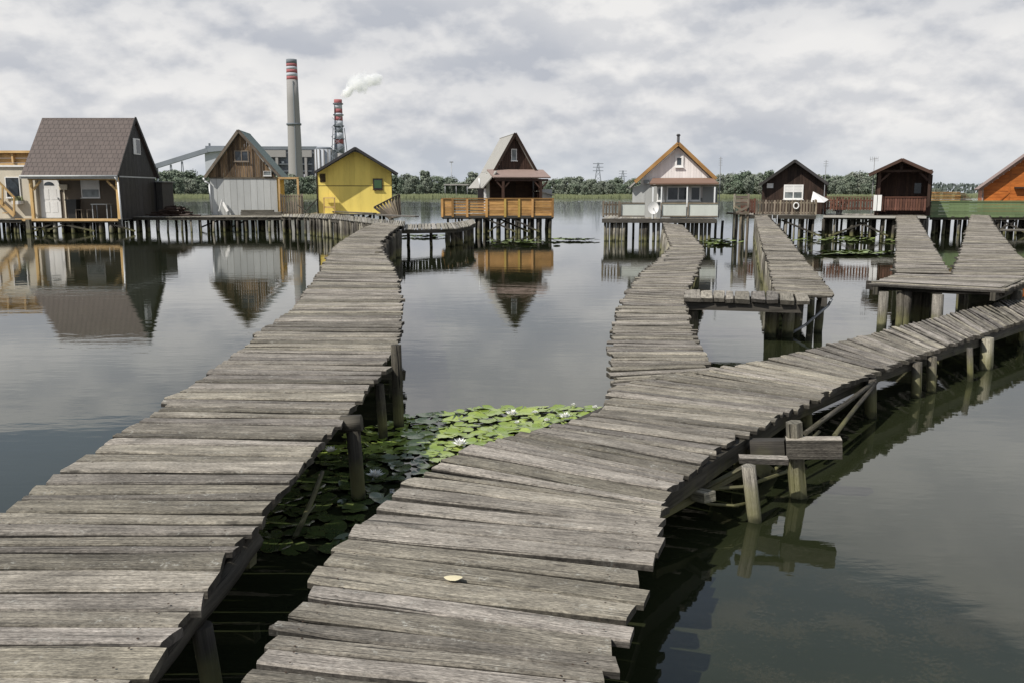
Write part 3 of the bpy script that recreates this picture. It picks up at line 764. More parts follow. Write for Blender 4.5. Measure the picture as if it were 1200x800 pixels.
# --- B: grey cabin with weathered gable
def cabin_b():
    Yf=49.5; Yb=52.4; zd=.82
    xl,xr,_,_=rect(c2,246,510,491,636,Yf); ap=V(*c2(350,327),Yf); el=V(*c2(229,503),Yf); er=V(*c2(491,503),Yf)
    root=thing('cabin','light grey cabin with weathered brown gable boards and green roof','cabin',(xl,Yf,zd))
    zt=V(*c2(350,508),Yf).z
    m=MB(); vboards(m,xl,xr,Yf,zd-.05,lambda x:zt-.01,.35,.03,.012); m.build('front_wall',M['lightgrey'],root)
    m=MB(); m.box(xl+.02,xr-.02,Yf+.003,Yb,zd,zt); m.build('side_wall',M['yellow_boards'],root)
    zg=lambda x: ap.z-.14-(abs(x-ap.x))*((ap.z-el.z)/(ap.x-el.x) if x<ap.x else (ap.z-er.z)/(er.x-ap.x))
    m=MB(); vboards(m,xl-.05,xr+.05,Yf-.01,zt,lambda x:max(zt+.02,zg(x)),.13,.03,.012); m.build('gable',M['weathered_gable'],root)
    m=MB(); m.box(xl-.05,xr+.05,Yf-.07,Yf-.042,zt-.04,zt+.04); m.build('trim',M['grey_boards'],root)
    gable_roof(root,ap.x,ap.z,el.x,el.z,er.x+.28,er.z-.1,Yf-.3,Yb+.3,'greenroof',.07,trim='grey_boards',tw=.15)
    a,b,l,t=rect(c2,333,406,384,447,Yf)
    windowed(root,c2,332,405,385,447,Yf-.04,'grey_boards','glass',1,.05)
    windowed(root,c2,440,482,468,500,Yf-.04,'white','paleglass',0,.02,name='vent')
    pipe(root,[V(*c2(218,508),Yf-.2),V(*c2(222,520),Yf-.2),V(*c2(240,530),Yf-.1),V(*c2(249,640),Yf-.08)],.05)
    stilt_field(root,xl,xr,Yf+.1,Yb-.2,zd-.1,6,2,.08)
    m=MB(); m.box(xl-.3,xr+.2,Yf-.5,Yb,zd-.1,zd-.03); m.build('deck',M['deck_far'],root)
    # stacked boards
    s=thing('board_stack','stack of long pale boards lying on the pier below the grey cabin','boards',(V(306,250,48.7).x,48.7,.8))
    for i,(q0,q1) in enumerate(((350,505),(350,498),(352,470))):
        a,b,_,_=rect(c2,q0,620,q1,636,48.6); m=MB(); m.box(a,b,48.4,48.8,.786+i*.1,.876+i*.1,.9-i*.3); m.build('board',M['deck_far'],s)
    s=thing('leaning_boards','pair of pale boards leaning against the grey cabin wall','boards',(V(258,249,49).x,49.2,.8))
    m=MB(); m.bar(V(*c2(274,634),49.2),V(*c2(286,590),49.3),.06,.05); m.bar(V(*c2(306,634),49.2),V(*c2(289,600),49.3),.05,.16); m.build('frame',M['white'],s)
    # fence and timber by the right corner
    fx0,fx1,fl,ft=rect(c2,498,570,582,636,49.0)
    f=thing('picket_fence','brown picket fence between the grey cabin and the yellow cabin','fence',(fx0,49,.8))
    picket(f,fx0,fx1,49.0,.8,ft,'grey_boards',.04,.09,name='pickets')
    m=MB(); m.box(fx0+.9,fx0+1.0,49.15,49.25,.8,V(*c2(520,508),49).z); m.box(fx0-.1,fx0,49.15,49.25,.8,V(*c2(520,508),49).z); m.box(fx0-.1,fx0+1.0,49.15,49.25,V(*c2(520,512),49).z,V(*c2(520,506),49).z+.02); m.build('frame',M['yellow_timber'],f)
    m=MB(); m.tube(V(*c2(585,640),48.6),V(*c2(635,585),48.7),.035,.03,6); m.tube(V(*c2(600,645),48.4),V(*c2(560,610),48.7),.03,.03,6); tag(m.build('pole',M['beam']),'thin pole leaning beside the brown picket fence','pole')
yawed(cabin_b, 6)

# --- Y: yellow cabin
def cabin_y():
    Yf=50.5; Yb=54.5; zd=.88
    xl,xr,_,_=rect(c2,649,510,923,636,Yf); ap=V(*c2(787,397),Yf); el=V(*c2(637,487),Yf); er=V(*c2(945,491),Yf)
    root=thing('cabin','bright yellow cabin with dark gabled roof and small green window','cabin',(xl,Yf,zd))
    zm=V(*c2(787,538),Yf).z
    zg=lambda x: ap.z-.12-(abs(x-ap.x))*((ap.z-el.z)/(ap.x-el.x) if x<ap.x else (ap.z-er.z)/(er.x-ap.x))
    m=MB(); vboards(m,xl,xr,Yf,zd-.05,lambda x:zm-.02,.55,.02,.006); vboards(m,xl,xr,Yf,zm+.02,zg,.3,.025,.005); backing(m,xl,xr,Yf+.0005,zd-.05,zg,d=.0015); m.build('front_wall',M['yellow'],root)
    m=MB(); m.box(xl,xr,Yf-.018,Yf-.003,zm-.02,zm+.02); m.build('trim',M['dark_brown'],root)
    m=MB(); m.box(xl+.01,xr-.01,Yf+.002,Yb,zd,min(zg(xl),zg(xr))-.02); m.build('side_wall',M['yellow'],root)
    m=MB(); vboards_side(m,xr,Yf+.0,Yb,zd,lambda y:zg(xr)-.05,.15); m.build('side_wall',M['mahogany'],root)
    m=MB(); m.box(xl-.07,xl-.002,Yf-.05,Yf+.05,zd-.05,zg(xl)); m.build('corner_board',M['dark_brown'],root)
    gable_roof(root,ap.x,ap.z+.05,el.x,el.z,er.x,er.z,Yf-.75,Yb+.3,'darkroof',.07,trim='darkroof',tw=.13)
    windowed(root,c2,852,510,888,552,Yf-.02,'dark_brown','glass',0,.035)
    a,b,l,t=rect(c2,856,516,884,546,Yf-.08); m=MB(); hboards(m,a,b,Yf-.075,l,t,.06,.015); m.build('shutter',M['greenshut'],root)
    a,b,l,t=rect(c2,655,492,676,524,Yf-.02); m=MB(); hboards(m,a,b,Yf-.04,l,t,.07,.02); m.build('vent',M['dark_brown'],root)
    stilt_field(root,xl,xr,Yf+.1,Yb-.2,zd-.1,8,2,.08,mats=('post',))
    m=MB(); m.box(xl-.4,xr+.3,Yf-.6,Yb,zd-.1,zd-.03); m.build('deck',M['deck_far'],root)
    # white chair frame
    c=thing('bench','white framed bench against the yellow cabin wall','bench',(V(*c2(686,634),Yf-.4).x,Yf-.4,zd))
    a,b,l,t=rect(c2,665,585,708,633,Yf-.4)
    m=MB(); m.box(a,a+.06,Yf-.42,Yf-.36,zd,t); m.box(b-.06,b,Yf-.42,Yf-.36,zd,t); m.box(a,b,Yf-.44,Yf-.16,t,t+.05); m.box(a+.06,b-.06,Yf-.40,Yf-.37,lerp(zd,t,.35),lerp(zd,t,.45)); m.build('frame',M['yellow_timber'],c)
    # leaning slatted panel
    s=thing('slatted_panel','old slatted wooden panel leaning at the right corner of the yellow cabin','panel',(V(*c2(880,640),47.5).x,47.5,zd))
    P=[V(*c2(823,618),47.2),V(*c2(925,570),48),V(*c2(925,655),47.6),V(*c2(880,662),47.0)]
    m=MB()
    for i in range(9):
        t=i/8; m.bar(lerp(P[0],P[1],t)+Vector((0,0,.0)),lerp(P[3],P[2],t),.13,.025,(0,1,0))
    m.build('slats',M['grey_boards'],s)
    m=MB(); m.bar(P[0]+Vector((0,-.05,0)),P[1]+Vector((0,-.05,0)),.06,.06); m.bar(P[3]+Vector((0,-.05,0)),P[2]+Vector((0,-.05,0)),.06,.06); m.build('frame',M['grey_boards'],s)
    # low junk boards
    for i,(u,v,u2,v2,lab) in enumerate(((780,648,870,655,'loose dark board lying in front of the yellow cabin'),(700,634,800,642,'long thin board lying close to the yellow cabin wall'))):
        m=MB(); m.bar(G(*c2(u,v),.95),G(*c2(u2,v2),.97),.2,.06); tag(m.build('loose_board',M['deck_far']),lab,'board')
yawed(cabin_y, 8)

# --- catwalk to C
cw=walkway('walkway','low plank catwalk between the yellow cabin and the orange railed cabin',
  [(471,263,470,269,.78),(500,262.3,500,268.5,.76),(530,261,534,268,.76),(546,258.5,550,265,.78),(553,257,557,261.5,.80)],.14,.24,mat='deck_far',nseg=4,post_gap=(0,0),jag=.08,inset=.15)
for px,py,q,r in ((478,266,'post',.06),(505,268,'post',.055),(525,267,'pale_post',.09),(530,267,'pale_post',.1),(536,266,'post',.1),(540,266,'post',.09),(545,264,'pale_post',.08),(549,263,'post',.08),(553,262,'post',.07)):
    p=G(px,py,.7); m=MB(); m.tube((p.x,p.y,-1.2),(p.x,p.y,.7),r*1.1,r,9,4,.02,rough=.15); m.build('post',M[q],cw)

# --- C: steep gabled cabin behind an orange railing
def cabin_c():
    Yr=44.0; Yp=46.0; Yf=46.6; Yb=50.5; zd=.98
    root=thing('cabin','steep gabled mahogany cabin with shaded porch behind an orange board railing','cabin',(V(602,250,Yr).x,Yr,zd))
    a,b,l,t=rect(c3,315,432,915,524,Yr)
    m=MB(); xs=[V(*c3(q,480),Yr).x for q in (315,372,450,555,655,730,803,912)]
    for i in range(7):
        n=6
        for k in range(n):
            z0,z1=lerp(l,t,k/n),lerp(l,t,(k+1)/n)
            if i in (1,2): m.box(xs[i]+.02,xs[i+1]-.02,Yr-.025,Yr,z0+.015,z1-.03)
            else: m.box(xs[i]+.02,xs[i+1]-.02,Yr-.025,Yr,z0+.004,z1-.004)
    for y0,y1,x in ((Yr,Yr+2.6,a),(Yr,Yr+2.6,b)):
        for k in range(6):
            z0,z1=lerp(l,t,k/6),lerp(l,t,(k+1)/6); m.box(x-.012,x+.012,y0,y1,z0+.01,z1-.01)
    m.box(a-.03,b+.03,Yr-.08,Yr+.05,t+.003,t+.05)
    m.build('railing',M['orange'],root)
    for i,x in enumerate(xs):
        m=MB(); m.box(x-.055,x+.055,Yr-.09,Yr-.028,l-.05,t+.0); m.build('railing_post',M['yellow_boards' if i in (4,5) else 'orange'],root)
    deckbox(root,a,b,Yr-.02,Yb,zd-.08)
    m=MB(); m.box(a-.03,b+.03,Yr-.07,Yr-.03,zd-.2,zd-.09); m.build('edge_board',M['beam'],root)
    xw0=V(*c3(540,380),Yp).x; xw1=V(*c3(868,380),Yp).x
    ap=V(*c3(703,76),Yf); gl=V(*c3(598,268),Yf); gr=V(*c3(810,268),Yf)
    # walls (dark interior)
    m=MB(); zt=V(*c3(700,320),Yp).z
    m.box(xw0+.35,xw1-.25,Yf+1.4,Yf+1.5,zd,zt+.3); m.box(xw0+.25,xw0+.33,Yf,Yb,zd,zt); m.box(xw1-.2,xw1-.12,Yf,Yb,zd,zt); m.build('wall',M['mahogany'],root)
    a2,b2,l2,t2=rect(c3,660,340,740,430,Yf+1.4); m=MB(); m.box(a2,b2,Yf+1.35,Yf+1.397,zd,t2); m.build('door',M['dark_brown'],root)
    a2,b2,l2,t2=rect(c3,548,345,575,425,Yf+.2); m=MB(); m.box(xw0+.1,xw0+.24,Yf-.1,Yf+.1,zd,zt-.1); m.build('side_panel',M['greygreen'],root)
    sl=(ap.z-gl.z)/(ap.x-gl.x); sr=(ap.z-gr.z)/(gr.x-ap.x)
    m=MB(); vboards(m,gl.x,gr.x,Yf,gl.z-.25,lambda x: max(gl.z-.2,ap.z-.1-abs(x-ap.x)*(sl if x<ap.x else sr)),.12,.03); m.hexa([(gl.x+.06,Yf+.005,gl.z-.2),(gr.x-.06,Yf+.005,gl.z-.2),(gr.x-.06,Yf+.03,gl.z-.2),(gl.x+.06,Yf+.03,gl.z-.2),(ap.x-.03,Yf+.005,ap.z-.2),(ap.x+.03,Yf+.005,ap.z-.2),(ap.x+.03,Yf+.03,ap.z-.2),(ap.x-.03,Yf+.03,ap.z-.2)]); m.build('gable',M['mahogany'],root)
    # steep roof with flared skirts
    m=MB(); y0,y1=Yf-.35,Yb
    slab(m,[(gl.x-.1,y0,gl.z-.12),(ap.x,y0,ap.z),(ap.x,y1,ap.z),(gl.x-.1,y1,gl.z-.12)],.06)
    slab(m,[(ap.x,y0,ap.z),(gr.x+.1,y0,gr.z-.12),(gr.x+.1,y1,gr.z-.12),(ap.x,y1,ap.z)],.06)
    fl=V(*c3(508,372),Yp); 
    slab(m,[(fl.x,Yp-.5,fl.z),(gl.x-.1,Yp-.5,gl.z-.13),(gl.x-.1,y1,gl.z-.13),(fl.x,y1,fl.z)],.05)
    fr=V(*c3(868,368),Yp)
    slab(m,[(gr.x+.1,Yf-.0,gr.z-.13),(fr.x+.05,Yf-.0,fr.z),(fr.x+.05,y1,fr.z),(gr.x+.1,y1,gr.z-.13)],.05)
    m.build('roof',M['fadedroof'],root)
    m=MB()
    m.bar((ap.x,y0-.02,ap.z-.02),(gl.x-.1,y0-.02,gl.z-.14),.03,.13); m.bar((ap.x,y0-.02,ap.z-.02),(gr.x+.1,y0-.02,gr.z-.14),.03,.13); m.build('bargeboard',M['dark_brown'],root)
    # porch roof
    p0=rect(c3,550,272,860,300,Yf-.2); q0=rect(c3,562,300,878,318,Yp-.8)
    m=MB(); slab(m,[(q0[0],Yp-.8,q0[2]+.05),(q0[1],Yp-.8,q0[2]+.05),(p0[1],Yf-.2,p0[3]),(p0[0],Yf-.2,p0[3])],.06); m.build('porch_roof',M['redroof'],root)
    m=MB(); m.box(q0[0]+.1,q0[1]-.1,Yp-.7,Yp-.6,q0[2]-.15,q0[2]-.04)
    for px in (617,825):
        x=V(*c3(px,400),Yp-.65).x; m.box(x-.06,x+.06,Yp-.71,Yp-.59,zd,q0[2]-.152)
        for s in (-1,1): m.bar((x,Yp-.65,q0[2]-.55),(x+s*.32,Yp-.65,q0[2]-.18),.07,.07)
    m.build('porch_frame',M['mahogany'],root)
    windowed(root,c3,686,161,717,225,Yf-.04,'white','paleglass',0,.03)
    # little side sheds
    a,b,l,t=rect(c3,845,395,912,432,Yf+.5); m=MB(); m.box(a,b,Yf,Yf+1.5,zd,l+.5); m.build('annex',M['lightgrey'],root)
    m=MB(); slab(m,[(a-.1,Yf-.2,t+.08),(b+.1,Yf-.2,t-.12),(b+.1,Yf+1.7,t-.12),(a-.1,Yf+1.7,t+.08)],.05); m.build('annex_roof',M['fadedroof'],root)
    pipe(root,[V(*c3(500,320),Yp),V(*c3(505,372),Yp)],.04,'whitemetal','flue')
    m=MB(); x=V(*c3(532,400),Yp).x; m.box(x-.05,x+.05,Yp-.05,Yp+.05,zd,V(*c3(532,375),Yp).z); m.build('porch_post',M['white'],root)
    xa,xb=V(560,260,Yr).x,V(641,260,Yr).x
    stilt_field(root,xa,xb,Yr+.1,Yb-.3,zd-.2,9,5,.075,mats=('post','post','beam'),braces=5,jit=.3)
    stilt_field(root,a-7 if False else V(522,260,Yr).x,V(548,260,Yr).x,Yr+.2,Yb-.3,zd-.2,3,2,.06,mats=('post',),braces=0)
cabin_c()
croot=[o for o in C.objects if o.get('label','').startswith('steep gabled mahogany')][0]
cm=Matrix.Translation((0,2.6,0))@Matrix.Rotation(R(11),4,'Z')@Matrix.Translation((0,-2.6,0))
for o in [q for q in C.objects if q.parent==croot]:
    if o.name.split('.')[0] not in ('railing','railing_post','deck','edge_board','beam','stilt','brace'):
        o.data.transform(cm)
        for q in o.children: q.data.transform(cm)

# --- D: white cabin
def cabin_d():
    Yr=37.0; Yp=38.3; Yf=39.4; Yb=43.5; zd=.93
    ap=V(*c4(490,128),Yf-.3); el=V(*c4(238,352),Yf-.3); er=V(*c4(690,322),Yf-.3)
    root=thing('cabin','white gabled cabin with orange roof trim and glazed grey porch','cabin',(ap.x,Yf,zd))
    X0=V(*c4(237,440),Yf).x; X1=V(*c4(690,440),Yf).x
    zmid=V(*c4(420,350),Yf).z
    sl=(ap.z-el.z)/(ap.x-el.x); sr=(ap.z-er.z)/(er.x-ap.x)
    zg=lambda x: ap.z-.16-abs(x-ap.x)*(sl if x<ap.x else sr)
    m=MB(); vboards(m,X0+.35,X1-.1,Yf,lambda x: min(zmid,zg(x)-.02),lambda x:max(zmid+.0,zg(x)),.12,.025,.005); backing(m,X0+.35,X1-.1,Yf+.0005,zmid-.6,zg,d=.002); m.build('gable',M['pinkwhite'],root)
    m=MB(); vboards(m,X0,X1-.9,Yf,zd,lambda x:min(zmid-.01,zg(x)),.6,.025,.01); m.build('front_wall',M['lightgrey'],root)
    m=MB(); m.box(X0,X1,Yf+.003,Yb,zd,zg(X0)-.05); m.build('side_wall',M['grey'],root)
    gable_roof(root,ap.x,ap.z,el.x-.1,el.z-.1,er.x,er.z,Yf-.28,Yb+.3,'fadedroof',.07)
    m=MB(); m.bar((ap.x,Yf-.31,ap.z-.02),(el.x+.15,Yf-.31,el.z+.1),.04,.15); m.bar((ap.x,Yf-.31,ap.z-.02),(er.x,Yf-.31,er.z-.02),.04,.15); m.build('bargeboard',M['orange'],root)
    windowed(root,c4,466,198,512,260,Yf-.03,'white','glass',0,.09)
    a,b,l,t=rect(c4,300,328,328,348,Yf-.05); m=MB(); m.box(a,b,Yf-.15,Yf-.03,l,t); m.build('lamp',M['grey'],root)
    # porch
    a,b,l,t=rect(c4,370,327,738,350,Yr+.3)
    m=MB(); slab(m,[(a,Yr+.3,l+.04),(b,Yr+.3,l+.04),(b-.1,Yf-.06,t+.1),(a+.15,Yf-.06,t+.1)],.06); m.build('porch_roof',M['brownroof'],root)
    m=MB(); m.box(a+.03,b-.03,Yr+.36,Yr+.42,l-.1,l-.03); m.build('fascia',M['grey_boards'],root)
    zt=l-.1
    x0,x1,_,_=rect(c4,390,400,690,440,Yp)
    m=MB(); m.box(x0,x1,Yp,Yp+.06,zd,V(*c4(500,445),Yp).z); m.box(x1-.45,x1,Yp,Yp+.06,V(*c4(500,445),Yp).z+.002,zt); m.box(x0,x1-.45,Yp,Yp+.06,V(*c4(500,366),Yp).z,zt)
    m.build('porch_wall',M['grey'],root)
    windowed(root,c4,390,368,428,444,Yp,'white','paleglass',0,.05); windowed(root,c4,442,364,565,442,Yp,'whitemetal','glass',1,.05); windowed(root,c4,567,364,622,442,Yp,'whitemetal','glass',0,.05)
    for px in (384,430,567,712):
        x=V(*c4(px,450),Yr+.4).x; m=MB(); m.box(x-.028,x+.028,Yr+.38,Yr+.44,zd,zt+.04); m.build('porch_post',M['whitemetal'],root)
    # balustrades
    for q0,q1 in ((212,345),(430,567),(573,735)):
        a,b,l,t=rect(c4,q0,458,q1,522,Yr+.2); m=MB(); m.box(a,b,Yr+.2,Yr+.23,l,t); m.build('panel',M['greygreen'],root)
        m=MB(); m.box(a,b,Yr+.17,Yr+.26,t+.003,t+.05); m.box(a,b,Yr+.17,Yr+.26,l-.05,l-.003); m.box(a,a+.05,Yr+.14,Yr+.168,l,t); m.build('rail',M['grey_boards'],root)
    a,b,l,t=rect(c4,112,447,208,530,Yr+.4); picket(root,a,b,Yr+.4,l,t,'grey_boards',.06,.07,top=False)
    X0d=a; X1d=V(*c4(735,500),Yr).x
    deckbox(root,X0d,X1d,Yr+.15,Yb,zd)
    m=MB(); m.box(X0d,X1d,Yr+.09,Yr+.14,zd-.16,zd+.0); m.build('edge_board',M['beam'],root)
    # chimney and aerials
    x=V(*c4(467,100),Yf+1).x; m=MB(); m.tube((x,Yf+1,ap.z-.4),(x,Yf+1,V(*c4(467,80),Yf+1).z),.06,.06,8); m.tube((x,Yf+1,V(*c4(467,90),Yf+1).z),(x,Yf+1,V(*c4(467,84),Yf+1).z),.09,.09,8); m.build('chimney',M['darkroof'],root)
    p=V(*c4(692,320),Yf); m=MB(); m.tube((p.x+.1,Yf,zd),(p.x+.1,Yf,V(*c4(692,205),Yf).z),.022,.018,6)
    zz=V(*c4(692,215),Yf).z
    for k in range(4): m.tube((p.x+.02,Yf,zz-k*.09),(p.x+.18,Yf,zz-k*.09),.008,.008,4)
    m.build('aerial',M['metal'],root)
    # dish
    ds=thing('satellite_dish','white satellite dish mounted at the porch rail of the white cabin','satellite dish',(V(*c4(395,495),Yr).x,Yr,zd+.45))
    m=MB(); c=Vector(ds.location); n=18; m.v.append(c+Vector((0,.06,0)))
    for rr,dy in ((.12,.045),(.22,.0)):
        for i in range(n): m.v.append(c+Vector((math.cos(6.283*i/n)*rr,dy,math.sin(6.283*i/n)*rr*1.15)))
    for i in range(n):
        j=(i+1)%n; m.face((0,1+j,1+i),[(0,0)]*3,.9,True); m.face((1+i,1+j,1+n+j,1+n+i),[(0,0)]*4,.9,True)
    m.build('reflector',M['white'],ds)
    m=MB(); m.tube(c+Vector((0,.05,0)),c+Vector((0,-.2,-.1)),.012,.012,6); m.tube(c+Vector((0,.07,0)),(c.x,c.y+.07,zd),.02,.02,6); m.build('arm',M['metal'],ds)
    # stilts
    def row(q0,q1,Y,n,mats,r=.06):
        for i in range(n):
            px=lerp(q0,q1,i/max(1,n-1)); p=V(*c4(px,600),Y); m=MB(); rr=r*random.uniform(.8,1.2)
            m.tube((p.x+random.uniform(-.04,.04),Y,-1.2),(p.x,Y,zd-.17),rr,rr,8,4,.01,rough=.1); m.build('stilt',M[random.choice(mats)],root)
    row(128,232,Yr+.3,7,('pale_post','post')); row(320,350,Yr+.3,3,('post',)); row(120,345,Yr+3,7,('post',))
    row(525,685,Yr+.5,8,('post',),.075); row(440,690,Yr+4,8,('post',)); row(360,440,Yr+.4,4,('pale_post',))
yawed(cabin_d, -8)

# --- small board landing between D and E
lt=thing('landing_stage','small brown board landing on tall posts between the white and the dark brown cabins','landing',(V(*c4(824,500),38).x,38,0))
a,b,l,t=rect(c4,788,412,862,510,38); m=MB(); hboards(m,a,b,38,lerp(l,t,.42),t,.13,.03,.03); m.build('boards',M['grey_boards'],lt)
m=MB(); m.bar((a,37.93,lerp(l,t,.4)),(b,37.93,l),.03,.09); m.bar((b,37.9,lerp(l,t,.4)),(a,37.9,l),.03,.09); m.box(a-.05,b+.05,37.9,39.2,l-.04,l+.02); m.build('brace',M['grey_boards'],lt)
for i in range(5):
    x=lerp(a,b,i/4); m=MB(); m.tube((x,38+.1*(i%2),-1.2),(x,38+.1*(i%2),l if i in (1,2,3) else t+.06),.06,.055,8,4,.01,rough=.1); m.build('post',M['pale_post' if i in (0,3) else 'grey_boards'],lt)

# --- E: dark brown cabin
def cabin_e():
    Yr=40.0; Yf=41.4; Yb=45; zd=1.02
    ap=V(*c4(1125,218),Yf-.3); el=V(*c4(937,352),Yf-.3); er=V(*c5(143,302),Yf-.3)
    root=thing('cabin','dark brown board cabin with shuttered white window and low gable','cabin',(ap.x,Yf,zd))
    X0=V(*c4(948,400),Yf).x; X1=V(*c5(122,340),Yf).x
    sl=(ap.z-el.z)/(ap.x-el.x); sr=(ap.z-er.z)/(er.x-ap.x)
    zg=lambda x: ap.z-.1-abs(x-ap.x)*(sl if x<ap.x else sr)
    m=MB(); backing(m,X0,X1,Yf+.001,zd,zg,d=.008); vboards(m,X0,X1,Yf,zd,zg,.13,.03); vboards_side(m,X0,Yf,Yb,zd,lambda y:zg(X0)-.03,.14,sgn=-1); vboards_side(m,X1,Yf,Yb,zd,lambda y:zg(X1)-.03,.14); m.build('wall',M['dark_brown'],root)
    m=MB(); m.box(X0+.01,X1-.01,Yf+.01,Yb,zd,min(zg(X0),zg(X1))-.05); m.build('inner_wall',M['interior'],root)
    gable_roof(root,ap.x,ap.z,el.x,el.z,er.x,er.z,Yf-.4,Yb+.2,'darkroof',.06,trim='charcoal',tw=.12)
    windowed(root,c4,1057,354,1158,434,Yf-.03,'white','paleglass',1,.06,shutter=.52)
    a,b,l,t=rect(c4,970,347,1003,372,Yf-.03); m=MB(); m.box(a,b,Yf-.06,Yf-.035,l,t); m.build('wall_plate',M['white'],root)
    a,b,l,t=rect(c4,875,432,955,515,Yr); picket(root,a,b,Yr,l,t,'red_brown',.012,.1)
    a2,b2,l,t=rect(c4,958,437,1270,521,Yr); picket(root,a2,b2,Yr,l,t,'grey_boards',.05,.075)
    deckbox(root,a,b2,Yr-.05,Yb,zd)
    m=MB(); m.box(a,b2,Yr-.12,Yr-.07,zd-.17,zd-.02); m.build('edge_board',M['beam'],root)
    stilt_field(root,V(*c4(1025,600),Yr).x,b2,Yr+.1,Yb-.3,zd-.17,7,3,.055,braces=1)
    # aerial, tarp, ladder
    x=V(*c5(128,300),Yf-.4).x; m=MB(); m.tube((x,Yf-.35,zd),(x,Yf-.35,V(*c5(128,178),Yf-.3).z),.022,.015,6)
    zz=V(*c5(128,185),Yf).z
    for k in range(3): m.tube((x-.1,Yf-.35,zz-k*.1),(x+.1,Yf-.35,zz-k*.1),.008,.008,4)
    m.build('aerial',M['metal'],root)
    t=thing('tarpaulin','white tarpaulin draped over a prop right of the dark brown cabin','tarpaulin',(X1,Yr+.6,zd))
    P=[V(*c5(78,345),Yr+.7),V(*c5(72,402),Yr+.5),V(*c5(140,404),Yr+.5),V(*c5(150,388),Yr+.9)]; m=MB(); slab(m,P,.02,.9); m.build('sheet',M['white'],t)
    m=MB(); m.tube((P[0].x,Yr+.75,zd),(P[0].x,Yr+.75,P[0].z),.03); m.build('prop',M['grey_boards'],t)
    ld=thing('ladder','metal ladder hanging down to the water below the dark brown cabin','ladder',(V(*c4(1061,560),Yr-.2).x,Yr-.2,0)); a,b,l,t=rect(c4,1048,525,1074,620,Yr-.2)
    for x in (a,b): m=MB(); m.tube((x,Yr-.2,-.4),(x,Yr-.2,zd),.02); m.build('rail',M['metal'],ld)
    for k in range(7): m=MB(); z=-.1+k*.16; m.tube((a,Yr-.2,z),(b,Yr-.2,z),.014); m.build('rung',M['metal'],ld)
    tp=thing('life_ring','round white ring hanging on the picket rail of the dark brown cabin','ring',(V(*c4(1170,468),Yr-.08).x,Yr-.08,V(*c4(1170,468),Yr).z))
    m=MB(); c=Vector(tp.location); n=16
    pts=[c+Vector((math.cos(6.283*i/n)*.11,0,math.sin(6.283*i/n)*.13)) for i in range(n+1)]; m.path(pts,.03,6); m.build('ring',M['white'],tp)
yawed(cabin_e, -15)

